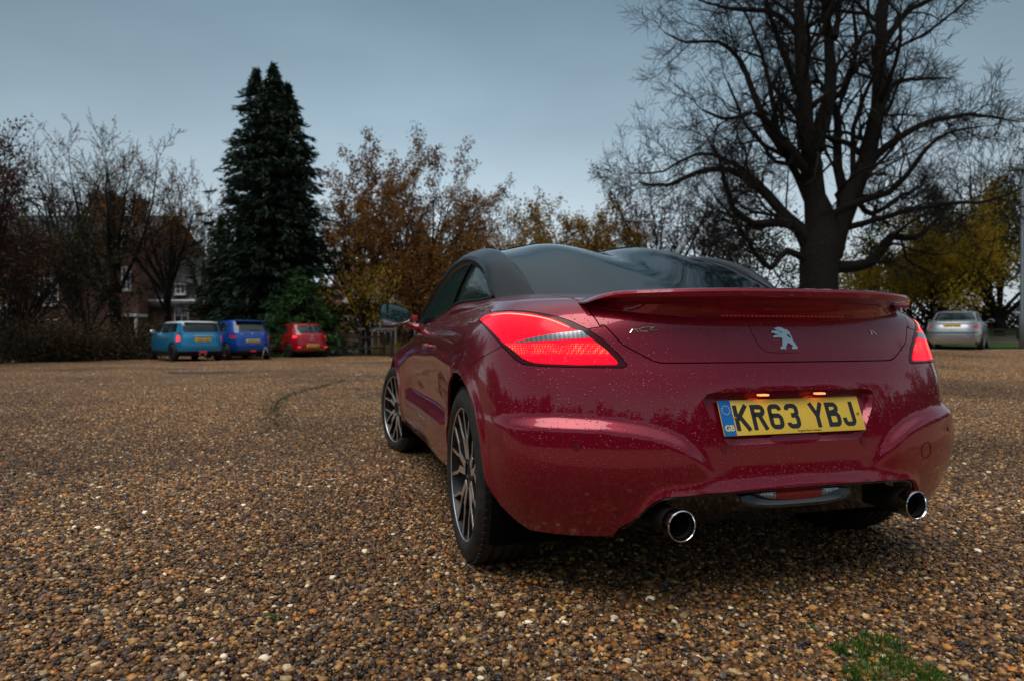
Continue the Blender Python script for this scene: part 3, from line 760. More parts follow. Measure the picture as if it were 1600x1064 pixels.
bmesh.ops.recalc_face_normals(b_, faces=b_.faces); emb = bmobj('lion_emblem', b_, chm, coupe, False)
b_ = bmesh.new()
for pl in ([(500, 285), (530, 280), (545, 305), (515, 300)], [(550, 325), (625, 330), (610, 350), (560, 340)], [(725, 400), (760, 385), (830, 470), (810, 485)], [(400, 372), (470, 385), (540, 410), (440, 398)]):
    b_.faces.new([b_.verts.new(mp_rear(x, z, .0049)) for x, z in e2(pl)])
bmobj('emblem_recess', b_, M['void'], emb, False)
# pressed outline of the boot release
pts = [on_rear(x, z, .0002)[0] for x, z in [(-.125, .868), (-.118, .845), (-.105, .815), (-.085, .792), (-.06, .786), (-.02, .7845), (.03, .784), (.06, .784)]]
tube_obj('boot_release_joint', curve(pts, 30), [.0011 * min(1, (29 - i) / 8 + .15) for i in range(30)], M['seal'], coupe, 5)

# ---- spoiler
def spoiler():
    W = .628; n = 61; b2 = bmesh.new(); R_ = []
    for i in range(n):
        x = -W + 2 * W * i / (n - 1); s_ = abs(x) / W
        yl = -.800 + .235 * s_ ** 3.0; zl = .978 - .006 * s_ ** 2 - .022 * max(0, (s_ - .85) / .15) ** 2      # rear lip
        yf = -.36 + .16 * s_ ** 4; zf = .968 - .045 * s_ ** 6                                   # front of the top skin on the deck
        tip = sstep(.90, 1.0, np.array(s_)).item()
        th = .025 * (1 - .62 * s_ ** 6)                                                  # height of the rear face
        hollow = 1 - sstep(.78, .97, np.array(s_)).item()
        zr = .888 + .036 * (1 - hollow); yr_ = -.664 + .15 * s_ ** 3 + (1 - hollow) * -.0
        p = [(yf, zf - .03), (yf, zf), (yf * .65 + yl * .35, .966 + .004 - .012 * s_ ** 4), (yl + .07, zl + .001), (yl + .015, zl + .001), (yl + .003, zl - .003), (yl, zl - .010), (yl + .006, zl - th), (yl + .014, zl - th - .003),
             (yl + .05, zl - th * .9 - .004 * hollow), (yl + .09, zl - th - .018 * hollow), (yl * .12 + yr_ * .88, zr + .022 * hollow + .004), (yr_, zr), (yr_ + .03, zr - .012)]
        if tip:
            zm = zl - .010
            p = [(y_ + tip * 0, z_ + (zm - z_) * tip * .55) for y_, z_ in p]
        R_.append([b2.verts.new((x, y_, z_)) for y_, z_ in p])
    for a_, c_ in zip(R_, R_[1:]):
        for k_ in range(len(a_) - 1): b2.faces.new((a_[k_], a_[k_ + 1], c_[k_ + 1], c_[k_]))
    for e_ in (R_[0], R_[-1][::-1]): b2.faces.new(e_)
    bmesh.ops.recalc_face_normals(b2, faces=b2.faces)
    return bmobj('spoiler', b2, M['paint'], coupe, True, 38)
sp_ = spoiler()
b_ = bmesh.new()
for i in range(31):
    x = -.225 + .45 * i / 30; box(b_, (x, -.682, .899), (.0085, .008, .0045), bev=.001)
bl = bmobj('high_brake_lamp', b_, M['strip'], coupe, True, 50)
# ---- roof, rear glass, arches
ei = curve([(-.60, .05, 1.014), (-.592, .25, 1.112), (-.586, .45, 1.20), (-.582, .70, 1.268), (-.582, 1.0, 1.303), (-.59, 1.4, 1.296), (-.62, 1.72, 1.228), (-.66, 2.02, 1.10), (-.70, 2.28, .958)], 90)
eo = curve([(-.738, .175, 1.004), (-.728, .27, 1.060), (-.716, .42, 1.130), (-.706, .65, 1.200), (-.700, .95, 1.243), (-.700, 1.3, 1.238), (-.712, 1.65, 1.185), (-.745, 1.97, 1.075), (-.788, 2.24, .948)], 90)
def roof_rows(y_of, n=41):
    V = []
    for i in range(90):
        a = ei[i]; xs0 = np.linspace(a[0], 0, n)
        for x in xs0: V.append((x, i))
    return V
NYR, NXR = 90, 61
cl_ = curve([(0, -.12, 1.002), (0, .10, 1.095), (0, .35, 1.192), (0, .65, 1.283), (0, 1.0, 1.338), (0, 1.4, 1.338), (0, 1.8, 1.243), (0, 2.15, 1.09), (0, 2.45, .952)], NYR)
RV = []
for i in range(NYR):
    a, c_ = ei[i], cl_[i]; t = i / (NYR - 1)
    bub = sstep(.04, .35, np.array(t)).item() * (1 - sstep(.62, .95, np.array(t)).item())
    for j in range(NXR):
        s_ = -1 + 2 * j / (NXR - 1); k_ = 1 - abs(s_)
        x = s_ * abs(a[0]); q = abs(s_)
        y_ = c_[1] + (a[1] - c_[1]) * q ** 2.4
        z_ = c_[2] + (a[2] - c_[2]) * q ** 3.1
        z_ += bub * (.030 * math.exp(-((q - .48) / .29) ** 2) - .012 * math.exp(-(q / .17) ** 2))
        RV.append((x, y_, z_))
RV = np.array(RV).reshape(NYR, NXR, 3)
def roof_part(name, i0, i1, mt, off=0):
    b2 = bmesh.new(); vs_ = [bm_v for bm_v in (b2.verts.new(p) for p in RV[i0:i1].reshape(-1, 3))]
    for f_ in grid_faces(i1 - i0, NXR): b2.faces.new([vs_[k] for k in f_])
    b2.normal_update()
    if sum(f_.normal.z for f_ in b2.faces) < 0: bmesh.ops.reverse_faces(b2, faces=b2.faces); b2.normal_update()
    rim(b2, .0008, .012, None, off); return bob(name, b2, mt, coupe)
I1, I2 = 35, 60
roof_part('rear_window', 0, I1 + 1, M['rglass'])
roof_part('roof_panel', I1, I2 + 1, M['gloss'])
roof_part('windscreen', I2, NYR, M['glass'])
pts = [RV[I1, j] + np.array((0, 0, .001)) for j in range(NXR)]; tube_obj('roof_joint', pts, .0028, M['void'], coupe, 6)
for sgn in (1, -1):
    b2 = bmesh.new(); rows_ = []
    for i in range(90):
        t = i / 89; a, b_3 = ei[i], eo[i]; ctr = (a + b_3) / 2; wd = np.linalg.norm(a - b_3)
        tg = (ei[min(89, i + 1)] - ei[max(0, i - 1)]); tg /= np.linalg.norm(tg); ac = (b_3 - a) / wd; up = np.cross(tg, ac); up *= np.sign(up[2]) if abs(up[2]) > .05 else np.sign(up[1] * -1)
        H_ = (.020 + .024 * (1 - t)) * (.12 + .88 * sstep(0, .16, np.array(t)).item()) * (1 if t < .75 else 1 - .35 * (t - .75) / .25)
        prof = []
        for k in range(13):
            s_ = -1 + 2 * k / 12; p = ctr + ac * (wd / 2 + .006) * s_ * (1 + .03 * (1 - s_ * s_)) - up * (.010 * (1 - min(1, t / .05))) + up * (H_ * (1 - abs(s_) ** 2.6) ** .62 + .0035); prof.append(p)
        prof = [a - up * .02] + prof + [b_3 - up * .02]
        rows_.append([b2.verts.new((p[0] * sgn, p[1], p[2])) for p in prof])
    for r0, r1 in zip(rows_, rows_[1:]):
        for k in range(len(r0) - 1): b2.faces.new((r0[k], r0[k + 1], r1[k + 1], r1[k]))
    bmesh.ops.recalc_face_normals(b2, faces=b2.faces)
    bmobj('roof_arch', b2, M['arch'], coupe, True, 50)
    # side glazing under the arch
    belt = curve([(-.742, .16, 1.003), (-.752, .35, 1.006), (-.758, .6, 1.016), (-.764, .88, 1.014), (-.770, 1.12, .985), (-.776, 1.4, .964), (-.783, 1.95, .954), (-.79, 2.22, .950)], 90)
    def at_y(cv_, y_):
        k = np.argsort(cv_[:, 1]); return np.array([np.interp(y_, cv_[k, 1], cv_[k, a]) for a in range(3)])
    ysq = np.linspace(.18, 2.22, 70); tp = [at_y(eo, y_) for y_ in ysq]; bt = [at_y(belt, y_) for y_ in ysq]
    def pane(name, k0, k1, par=coupe):
        b3 = bmesh.new(); rr = []
        for k in range(k0, k1 + 1):
            row = []
            for m_ in range(9):
                s_ = m_ / 8; yk = ysq[k]
                if name == 'quarter_window' and k == k1: yk = yk
                p = bt[k] * (1 - s_) + tp[k] * s_; row.append(b3.verts.new(((p[0] + (-.008 * math.sin(PI * s_) + .010)) * sgn, p[1] - .0 - .22 * (s_ - .0) * (1 if False else 0), p[2] - .004 + .0 * s_)))
            rr.append(row)
        for r0, r1 in zip(rr, rr[1:]):
            for m_ in range(8): b3.faces.new((r0[m_], r0[m_ + 1], r1[m_ + 1], r1[m_]))
        bmesh.ops.recalc_face_normals(b3, faces=b3.faces); return bmobj(name, b3, M['glass'], par)
    pane('quarter_window', 0, 23); pane('door_window', 23, 69)
    # window divider and the black edge round the glazing
    kk = 23
    b3 = bmesh.new(); a_ = bt[kk]; c_ = tp[kk]
    a2 = at_y(belt, .93); c2 = at_y(eo, .74)
    pl_ = [np.array((p[0] * sgn, p[1], p[2])) for p in (a2 + (-.001, 0, 0), (a2 + c2) / 2 + (-.006, 0, 0), c2 + (-.001, 0, 0))]
    tube(b3, curve(pl_, 10), .008, 6); bmobj('window_divider', b3, M['rim'], coupe)
    lp_ = [(p[0] * sgn, p[1], p[2] + .001) for p in [tp[k] + np.array((-.001, 0, 0)) for k in range(70)]]
    tube_obj('window_seal', lp_, .0065, M['rim'], coupe, 6)
    lp_ = [(p[0] * sgn - .003 * sgn, p[1], p[2] + .001) for p in bt]
    tube_obj('waist_seal', lp_, .006, M['rim'], coupe, 6)

# ---- interior seen through the glass
box_obj('floor_pan', (0, 1.4, .30), (1.35, 3.4, .16), M['void'], coupe)
box_obj('cabin_tub', (0, 1.15, .60), (1.40, 2.0, .50), M['void'], coupe, bev=.05)
def seat(x, y_):
    b2 = bmesh.new(); box(b2, (x, y_, .98), (.46, .12, .34), Matrix.Rotation(R(14), 3, 'X'), .04); box(b2, (x, y_ - .05, 1.17), (.24, .08, .15), Matrix.Rotation(R(10), 3, 'X'), .03)
    return bmobj('seat_back', b2, M['cloth'], coupe)
seat(-.36, 1.02); seat(.36, 1.02)
box_obj('parcel_shelf', (0, .35, .93), (1.2, .9, .03), M['cloth'], coupe)
box_obj('dashboard', (0, 2.1, .88), (1.3, .4, .12), M['cloth'], coupe, bev=.03)
bm.free()

# ---- door handle, mirror
for sgn in (-1, 1):
    b2 = bmesh.new(); pts = []
    for i in range(15):
        t = i / 14; yq = 1.16 - .22 * t
        p = on = None
        pts.append((-(.872 + .024 * math.sin(PI * t) ** .6) * 1, yq, .800 + .004 * math.sin(PI * t)))
    tube(b2, [(p[0] * -sgn, p[1], p[2]) for p in pts], [.009 + .006 * math.sin(PI * i / 14) for i in range(15)], 10)
    bmobj('door_handle', b2, M['paint'], coupe)
    b2 = bmesh.new(); r0 = bmesh.ops.create_uvsphere(b2, u_segments=20, v_segments=10, radius=1)['verts']
    bmesh.ops.scale(b2, vec=(.010, .085, .032), verts=r0); bmesh.ops.translate(b2, vec=(.866 * sgn, 1.05, .792), verts=r0); bmobj('handle_cup', b2, M['void'], coupe)
    # mirror: shell as lofted rounded outline, glass plate facing back
    b2 = bmesh.new(); mc = Vector((.985 * sgn, 1.79, 1.005)); ol = []
    shape = [(-.112, -.012), (-.100, .030), (-.05, .052), (.03, .072), (.075, .066), (.090, .035), (.088, -.030), (.070, -.060), (-.01, -.062), (-.075, -.050), (-.104, -.034)]
    sc_ = curve([(x, z, 0) for x, z in shape + shape[:1]], 41)[:-1]
    layers = [(.0, .93, 0), (-.004, 1.0, 0), (.02, 1.03, .0), (.06, .93, .002), (.095, .68, .004), (.112, .30, .006)]
    rws = []
    for dy, s_, dz in layers:
        rws.append([b2.verts.new((mc.x + (-p[0] * s_) * -sgn * 1.0, mc.y + dy - p[0] * .10, mc.z + p[1] * s_ + dz)) for p in sc_])
    n = len(sc_)
    for r0, r1 in zip(rws, rws[1:]):
        for k in range(n): b2.faces.new((r0[k], r0[(k + 1) % n], r1[(k + 1) % n], r1[k]))
    b2.faces.new(rws[-1])
    bmesh.ops.recalc_face_normals(b2, faces=b2.faces); ms_ = bmobj('door_mirror', b2, M['gloss'], coupe, True, 60)
    b2 = bmesh.new(); f_ = b2.faces.new([b2.verts.new((mc.x + p[0] * sgn * .93, mc.y + .004 - p[0] * .10, mc.z + p[1] * .92)) for p in sc_])
    bmesh.ops.recalc_face_normals(b2, faces=b2.faces)
    bmobj('mirror_glass', b2, M['mirror'], ms_, False)
    b2 = bmesh.new(); tube(b2, curve([(.82 * sgn, 1.80, .915), (.865 * sgn, 1.81, .930), (.905 * sgn, 1.815, .952), (.925 * sgn, 1.82, .985)], 12), [.030, .028, .025, .022, .020, .019, .018, .018, .018, .018, .018, .018], 12)
    bmobj('mirror_arm', b2, M['paint'], coupe)

# ---- wheels
def make_wheel():
    """wheel built at the origin, outer face towards -x"""
    root = bpy.data.objects.new('wheel', None); COL.objects.link(root); root.parent = coupe
    wd, ro = .118, .334
    prof = [(.09, .235), (.115, .25), (.118, .29), (.104, .320), (.085, .330)]
    for g0 in (.060, .022, -.016, -.054): prof += [(g0 + .006, .334), (g0 + .005, .327), (g0 - .005, .327), (g0 - .006, .334)]
    prof += [(-.080, .331), (-.098, .323), (-.112, .306), (-.1175, .285), (-.1165, .262), (-.110, .250), (-.104, .2515), (-.098, .250)]
    ty = lathe('tyre', prof, M['rubber'], root, 96)
    b2 = bmesh.new()                                        # tread blocks: sipes cut as thin dark ribs standing in the grooves of the shoulder
    for k in range(72):
        t = 2 * PI * k / 72
        for sx in (-.088, .088):
            box(b2, (sx, .3275 * math.cos(t), .3275 * math.sin(t)), (.026, .006, .014), Matrix.Rotation(t, 3, 'X'))
    bmobj('tread_block', b2, M['rubber'], ty, False)['kind'] = 'stuff'
    rim_ = lathe('rim', [(-.098, .2505), (-.106, .2495), (-.107, .2465), (-.099, .2425), (-.093, .240), (-.06, .226), (.06, .215), (.09, .235)], M['spoke'], root, 96)
    lathe('rim_edge', [(-.1065, .2505), (-.1085, .2490), (-.1085, .2462), (-.1055, .2440)], M['alloy'], root, 96)
    def r2(r, a): return (r * math.sin(a), r * math.cos(a))
    def arms(b3, w_, x0, dep, scale_w=1):
        for k in range(5):
            A = 2 * PI * k / 5
            def P(r, d): return r2(r, A + R(d))
            lines = [[P(.060, -13), P(.128, -12.5)], [P(.060, 13), P(.128, 12.5)],
                     [P(.126, -12), P(.165, -24), P(.243, -29)], [P(.126, -12), P(.170, -6.0), P(.243, -3.6)],
                     [P(.126, 12), P(.165, 19), P(.243, 21)]]
            wds = [.025, .025, .0105, .0105, .0115]
            for ln, ww in zip(lines, wds):
                ww = ww * scale_w + w_
                for (p, q) in zip(ln, ln[1:]):
                    p = Vector(p); q = Vector(q); t_ = (q - p).normalized(); nl = Vector((-t_.y, t_.x)) * ww / 2; p2 = p - t_ * ww * .2; q2 = q + t_ * ww * .2
                    def dish(v_): return x0 + .016 * (1 - min(1, v_.length / .243)) ** 1.0 * 1.2
                    c4 = [p2 + nl, p2 - nl, q2 - nl, q2 + nl]
                    top = [b3.verts.new((dish(v_), v_.x, v_.y)) for v_ in c4]; bot = [b3.verts.new((dish(v_) + dep, v_.x, v_.y)) for v_ in c4]
                    b3.faces.new(top)
                    for i in range(4): b3.faces.new((top[i], top[(i + 1) % 4], bot[(i + 1) % 4], bot[i]))
    b3 = bmesh.new(); arms(b3, .005, -.101, .040, 1.1); bmesh.ops.recalc_face_normals(b3, faces=b3.faces); bmobj('spoke_body', b3, M['spoke'], root, False)
    b3 = bmesh.new(); arms(b3, 0, -.1035, .004); bmesh.ops.recalc_face_normals(b3, faces=b3.faces); bmobj('spoke_face', b3, M['alloy'], root, False)
    lathe('hub', [(-.075, 0), (-.082, .02), (-.084, .030), (-.079, .034), (-.079, .058), (-.084, .066), (-.070, .072), (-.04, .075)], M['spoke'], root, 40)
    for k in range(5):
        a = 2 * PI * (k + .5) / 5; lathe('wheel_bolt', [(-.083, 0), (-.083, .0075), (-.070, .009)], M['steel'], root, 6, 'x', (0, .047 * math.sin(a), .047 * math.cos(a)), False)
    lathe('brake_disc', [(-.030, .07), (-.031, .165), (-.010, .165), (-.010, .07)], M['steel'], root, 48)
    b3 = bmesh.new(); box(b3, (-.03, -.135, .03), (.07, .07, .15), bev=.012); bmobj('brake_caliper', b3, M['black'], root)
    return root
wl = make_wheel(); wl.location = (-.796, 0, .322)
for x, y_, rz_, ry in ((-.802, 2.612, R(13), 20), (.796, 0, PI, 50), (.802, 2.612, PI + R(13), 5)):
    c_ = copy_tree(wl, coupe); c_.location = (x, y_, .322); c_.rotation_euler = (R(ry), 0, rz_)
wl.rotation_euler = (R(-8), 0, 0)
for sgn in (-1, 1):
    for wy in (0, 2.612):
        b2 = bmesh.new(); rows_ = []
        for i in range(29):
            a = R(-30) + R(240) * i / 28
            rows_.append([b2.verts.new((x * sgn, wy + rr * math.cos(a), .335 + rr * math.sin(a))) for x, rr in ((.885, .374), (.87, .385), (.56, .385), (.555, .10))])
        for r0, r1 in zip(rows_, rows_[1:]):
            for k in range(3): b2.faces.new((r0[k], r0[k + 1], r1[k + 1], r1[k]))
        bmobj('wheel_arch_liner', b2, M['void'], coupe)
lathe('rear_axle', [(-.7, .0), (-.7, .05), (.7, .05), (.7, 0)], M['void'], coupe, 12, 'x', (0, 0, .30))
# ================================================================== ground
def wetrock(nb, base_col):
    return base_col
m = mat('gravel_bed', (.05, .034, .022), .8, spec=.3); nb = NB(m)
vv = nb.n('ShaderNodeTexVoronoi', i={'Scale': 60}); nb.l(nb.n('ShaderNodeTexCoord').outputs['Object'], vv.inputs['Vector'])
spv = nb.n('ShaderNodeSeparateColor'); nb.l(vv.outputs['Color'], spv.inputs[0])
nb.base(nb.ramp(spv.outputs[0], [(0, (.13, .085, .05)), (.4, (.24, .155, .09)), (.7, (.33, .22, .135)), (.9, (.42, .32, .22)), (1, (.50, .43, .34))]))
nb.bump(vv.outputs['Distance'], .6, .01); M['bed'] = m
ys_ = np.r_[np.linspace(-45, 0, 20), np.linspace(.5, 40, 90), np.linspace(45, 140, 14), [220, 500, 1500]]
xs_g = np.r_[[-1500, -500, -200], np.linspace(-120, -40, 10), np.linspace(-38, 38, 90), np.linspace(40, 120, 10), [200, 500, 1500]]
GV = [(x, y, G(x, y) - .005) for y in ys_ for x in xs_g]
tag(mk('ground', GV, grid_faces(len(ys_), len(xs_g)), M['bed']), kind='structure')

# pebbles: a few loose tiles of individually shaped stones, laid side by side and turned
m = mat('pebble_stone', (.2, .12, .06), .32, spec=.38); nb = NB(m)
at = nb.n('ShaderNodeAttribute', attribute_name='Col')
no = nb.noise(160, 4, .6); big = nb.n('ShaderNodeTexNoise', i={'Scale': .33, 'Detail': 5, 'Roughness': .6}); geo = nb.n('ShaderNodeNewGeometry'); nb.l(geo.outputs['Position'], big.inputs['Vector'])
var = nb.ramp(big.outputs['Fac'], [(.34, (.50, .47, .44)), (.50, (.95, .95, .95)), (.68, (1.3, 1.27, 1.22))])
c1_ = nb.n('ShaderNodeVectorMath', operation='MULTIPLY'); nb.l(at.outputs['Color'], c1_.inputs[0]); nb.l(nb.ramp(no, [(.3, (.75, .74, .72)), (.7, (1.2, 1.2, 1.2))]), c1_.inputs[1])
c2_ = nb.n('ShaderNodeVectorMath', operation='MULTIPLY'); nb.l(c1_.outputs[0], c2_.inputs[0]); nb.l(var, c2_.inputs[1]); nb.base(c2_.outputs[0])
nb.l(nb.math('MULTIPLY_ADD', no, .5, .08), nb.b.inputs['Roughness'])
M['pebble'] = m
PAL = np.array([(.22, .115, .042), (.34, .175, .060), (.14, .072, .032), (.075, .052, .038), (.040, .036, .036), (.42, .26, .11), (.50, .37, .20), (.24, .14, .090), (.58, .49, .36), (.11, .105, .105), (.44, .18, .045), (.72, .68, .58), (.055, .033, .024), (.18, .095, .06)])
PW = np.array([.17, .13, .15, .12, .09, .08, .05, .08, .028, .04, .022, .008, .05, .05]); PW /= PW.sum()
def ico(sub):
    b = bmesh.new(); bmesh.ops.create_icosphere(b, subdivisions=sub, radius=1); b.verts.ensure_lookup_table()
    V = np.array([v.co for v in b.verts]); F = np.array([[v.index for v in f.verts] for f in b.faces]); b.free(); return V, F
def pebble_tile(name, size, dens, sub, rs, scale=1.0):
    rg = np.random.default_rng(rs); n = int(size * size * dens); V0, F0 = ico(sub); nv = len(V0)
    P = np.c_[rg.uniform(-size / 2, size / 2, (n, 2)), rg.uniform(-.004, .005, n)]
    a = np.clip(rg.lognormal(math.log(.0063), .42, n), .0032, .0150) * scale; el = rg.uniform(.55, 1, n); fl_ = rg.uniform(.38, .75, n)
    W = V0[None] * np.c_[a, a * el, a * fl_][:, None, :]
    # dents so that no two stones share an outline
    for _ in range(2):
        d = rg.normal(size=(n, 3)); d /= np.linalg.norm(d, axis=1)[:, None]; k = (V0[None] * d[:, None, :]).sum(2)
        W *= (1 - .22 * np.clip(k - rg.uniform(.1, .6, n)[:, None], 0, 1) + .10 * rg.normal(size=(n, nv)) * (1 if sub > 1 else .4))[:, :, None]
    ya = rg.uniform(0, 2 * PI, n); ti = rg.normal(0, .35, n); c, s = np.cos(ya), np.sin(ya); ct, st_ = np.cos(ti), np.sin(ti)
    X, Y, Z = W[..., 0], W[..., 1], W[..., 2]
    Y2 = Y * ct[:, None] - Z * st_[:, None]; Z2 = Y * st_[:, None] + Z * ct[:, None]
    W = np.stack([X * c[:, None] - Y2 * s[:, None], X * s[:, None] + Y2 * c[:, None], Z2], 2) + P[:, None, :]
    col = PAL[rg.choice(len(PAL), n, p=PW)] * rg.uniform(.30, 1.8, (n, 1)) * np.array((1.08, .98, .85))
    me = bpy.data.meshes.new(name); me.vertices.add(n * nv); me.vertices.foreach_set('co', W.reshape(-1).astype('f'))
    F = (F0[None] + (np.arange(n) * nv)[:, None, None]).reshape(-1); nf = n * len(F0)
    me.loops.add(nf * 3); me.loops.foreach_set('vertex_index', F.astype('i')); me.polygons.add(nf)
    me.polygons.foreach_set('loop_start', np.arange(0, nf * 3, 3, dtype='i')); me.update(calc_edges=True)
    ca = me.color_attributes.new('Col', 'FLOAT_COLOR', 'POINT'); ca.data.foreach_set('color', np.c_[np.repeat(col, nv, 0), np.ones(n * nv)].reshape(-1).astype('f'))
    me.shade_smooth(); me.materials.append(M['pebble'])
    return bpy.data.objects.new(name, me)
def scatter(name, pts, rots, idx, tiles, scl=None, kind='stuff', label=None):
    me = bpy.data.meshes.new(name); me.from_pydata([tuple(p) for p in pts], [], [])
    for an, ty, dat in (('rot', 'FLOAT_VECTOR', np.asarray(rots, 'f').reshape(-1)), ('idx', 'INT', np.asarray(idx, 'i'))):
        a = me.attributes.new(an, ty, 'POINT'); a.data.foreach_set('vector' if ty == 'FLOAT_VECTOR' else 'value', dat)
    pc = bpy.data.collections.new(name + '_kit')
    for k, t in enumerate(tiles): t.name = '%s_kit_%02d' % (name, k); pc.objects.link(t)
    o = link(name, me)
    ng = bpy.data.node_groups.new(name, 'GeometryNodeTree'); ng.interface.new_socket('Geometry', in_out='INPUT', socket_type='NodeSocketGeometry'); ng.interface.new_socket('Geometry', in_out='OUTPUT', socket_type='NodeSocketGeometry')
    gi = ng.nodes.new('NodeGroupInput'); go = ng.nodes.new('NodeGroupOutput'); ip = ng.nodes.new('GeometryNodeInstanceOnPoints'); ci = ng.nodes.new('GeometryNodeCollectionInfo')
    ci.inputs['Collection'].default_value = pc; ci.inputs['Separate Children'].default_value = True; ci.inputs['Reset Children'].default_value = True
    ip.inputs['Pick Instance'].default_value = True
    ra = ng.nodes.new('GeometryNodeInputNamedAttribute'); ra.data_type = 'FLOAT_VECTOR'; ra.inputs['Name'].default_value = 'rot'
    ia = ng.nodes.new('GeometryNodeInputNamedAttribute'); ia.data_type = 'INT'; ia.inputs['Name'].default_value = 'idx'
    ng.links.new(gi.outputs[0], ip.inputs['Points']); ng.links.new(ci.outputs[0], ip.inputs['Instance'])
    ng.links.new(ra.outputs['Attribute'], ip.inputs['Rotation']); ng.links.new(ia.outputs['Attribute'], ip.inputs['Instance Index']); ng.links.new(ip.outputs[0], go.inputs[0])
    md = o.modifiers.new('scatter', 'NODES'); md.node_group = ng
    return tag(o, label, kind=kind)
near_t = [pebble_tile('t', .6, 11500, 2, 10 + k) for k in range(3)]       # fine stones near the lens (index 0-2)
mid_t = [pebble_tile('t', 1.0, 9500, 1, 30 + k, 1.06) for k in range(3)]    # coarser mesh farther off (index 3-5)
pts, rots, idx = [], [], []
def slope(x, y, s_):
    return (math.atan((G(x, y + s_) - G(x, y - s_)) / (2 * s_)), -math.atan((G(x + s_, y) - G(x - s_, y)) / (2 * s_)))
def sink(x, y):
    return -.0085 * float(sstep(.02, .5, mnoise.noise(Vector((x * .22 + 3, y * .16, 1.7))) + .25 * mnoise.noise(Vector((x * .8, y * .7, 5))) + .34 * float(sstep(6, 14, y)))) * float(sstep(3.0, 8.5, y)) - .001
y_ = .9
while y_ < 5.1:
    x_ = -1.15 * y_ - 1.8; x_ = round(x_ / .6) * .6
    while x_ < 1.15 * y_ + 1.8:
        a, b_ = slope(x_, y_, .3); pts.append((x_, y_, G(x_, y_) + .002 + sink(x_, y_))); k = random.choice((0, 1, 2, 3)) * PI / 2
        rots.append((a, b_, 0) if k == 0 else (a * math.cos(k) + b_ * math.sin(k), -a * math.sin(k) + b_ * math.cos(k), k)); idx.append(random.randrange(3)); x_ += .6
    y_ += .6
y0 = y_ - .3 + .5; y_ = y0
while y_ < 34:
    x_ = math.floor(-1.15 * y_ - 4)
    while x_ < 1.15 * y_ + 4:
        if not (x_ > 12.5 and y_ > 23.2 + .25 * (x_ - 12.5) * 0):
            a, b_ = slope(x_, y_, .5); pts.append((x_, y_, G(x_, y_) + .002 + sink(x_, y_))); k = random.choice((0, 1, 2, 3)) * PI / 2
            rots.append((a, b_, 0) if k == 0 else (a * math.cos(k) + b_ * math.sin(k), -a * math.sin(k) + b_ * math.cos(k), k)); idx.append(3 + random.randrange(3))
        x_ += 1.0
    y_ += 1.0
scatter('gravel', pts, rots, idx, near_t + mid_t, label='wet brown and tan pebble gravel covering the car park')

# ---- small growth and scraps in the gravel
def blades(name, spots, n, hgt, wd, mt, rs=1, lean=.6, parent=None):
    rg = np.random.default_rng(rs); V, F = [], []
    for _ in range(n):
        cx_, cy_, r_ = spots[rg.integers(len(spots))]; a = rg.uniform(0, 2 * PI); q = r_ * math.sqrt(rg.random())
        x, y = cx_ + q * math.cos(a), cy_ + q * math.sin(a); z = G(x, y) - .004; h = hgt * rg.uniform(.45, 1.15) * (1 - .5 * (q / r_) ** 2); d = rg.uniform(0, 2 * PI); ln = h * rg.uniform(.1, lean); w_ = wd * rg.uniform(.6, 1.2)
        ux, uy = math.cos(d), math.sin(d); sx, sy = -uy * w_, ux * w_; k = len(V)
        for t, ww in ((0, 1), (.5, .8), (1, .1)):
            bx, by, bz = x + ux * ln * t * t, y + uy * ln * t * t, z + h * (t - .18 * t * t * (ln / h))
            V += [(bx - sx * ww, by - sy * ww, bz), (bx + sx * ww, by + sy * ww, bz)]
        F += [(k, k + 1, k + 3, k + 2), (k + 2, k + 3, k + 5, k + 4)]
    return mk(name, V, F, mt, parent, False)
def leafmat(name, cols, rough=.5, sc=1.2, tl=.25):
    m = mat(name, cols[0], rough, spec=.3); nb = NB(m); oi = nb.noise(sc, 3, .6)
    wn = nb.n('ShaderNodeTexWhiteNoise'); ge = nb.n('ShaderNodeNewGeometry')
    at_ = nb.n('ShaderNodeMapping'); q = nb.n('ShaderNodeVectorMath', operation='SNAP'); q.inputs[1].default_value = (.28, .28, .28); nb.l(nb.n('ShaderNodeTexCoord').outputs['Object'], q.inputs[0]); nb.l(q.outputs[0], wn.inputs['Vector'])
    f = nb.math('MULTIPLY_ADD', wn.outputs['Value'], .45, nb.math('MULTIPLY_ADD', oi, .9, -.2), clamp=True)
    col = nb.ramp(f, [(i / (len(cols) - 1) if len(cols) > 1 else 0, c) for i, c in enumerate(cols)]); nb.base(col)
    if tl:
        tr = nb.n('ShaderNodeBsdfTranslucent'); nb.l(col, tr.inputs['Color']); ms = nb.n('ShaderNodeMixShader', i={'Fac': tl})
        nb.l(nb.b.outputs[0], ms.inputs[1]); nb.l(tr.outputs[0], ms.inputs[2]); nb.l(ms.outputs[0], m.node_tree.nodes['Material Output'].inputs['Surface'])
    return m
M['grass'] = leafmat('grass_blade', [(.035, .085, .012), (.065, .16, .02), (.12, .23, .035)], .4, 9)
M['moss'] = leafmat('moss', [(.02, .028, .010), (.045, .055, .018), (.07, .075, .03)], .8, 5)
def gp(p_x, p_y):
    Y = 1016 * EYE_H / (p_y - 527); return ((p_x - 800) / 1016 * Y, Y)
sp_ = []
for p_x, p_y, r_ in [(1345, 1012, .05), (1372, 1006, .06), (1395, 1010, .055), (1360, 1030, .06), (1385, 1045, .07), (1410, 1040, .05), (1430, 1058, .06), (1350, 1056, .045), (1460, 1062, .04), (1312, 1022, .02), (1400, 1075, .08), (1330, 1064, .03)]:
    x, y = gp(p_x, p_y); sp_.append((x, y, r_))
tag(blades('grass_patch', sp_, 2600, .040, .0013, M['grass'], 3), 'bright green grass growing through the gravel in the lower right corner', kind='stuff')
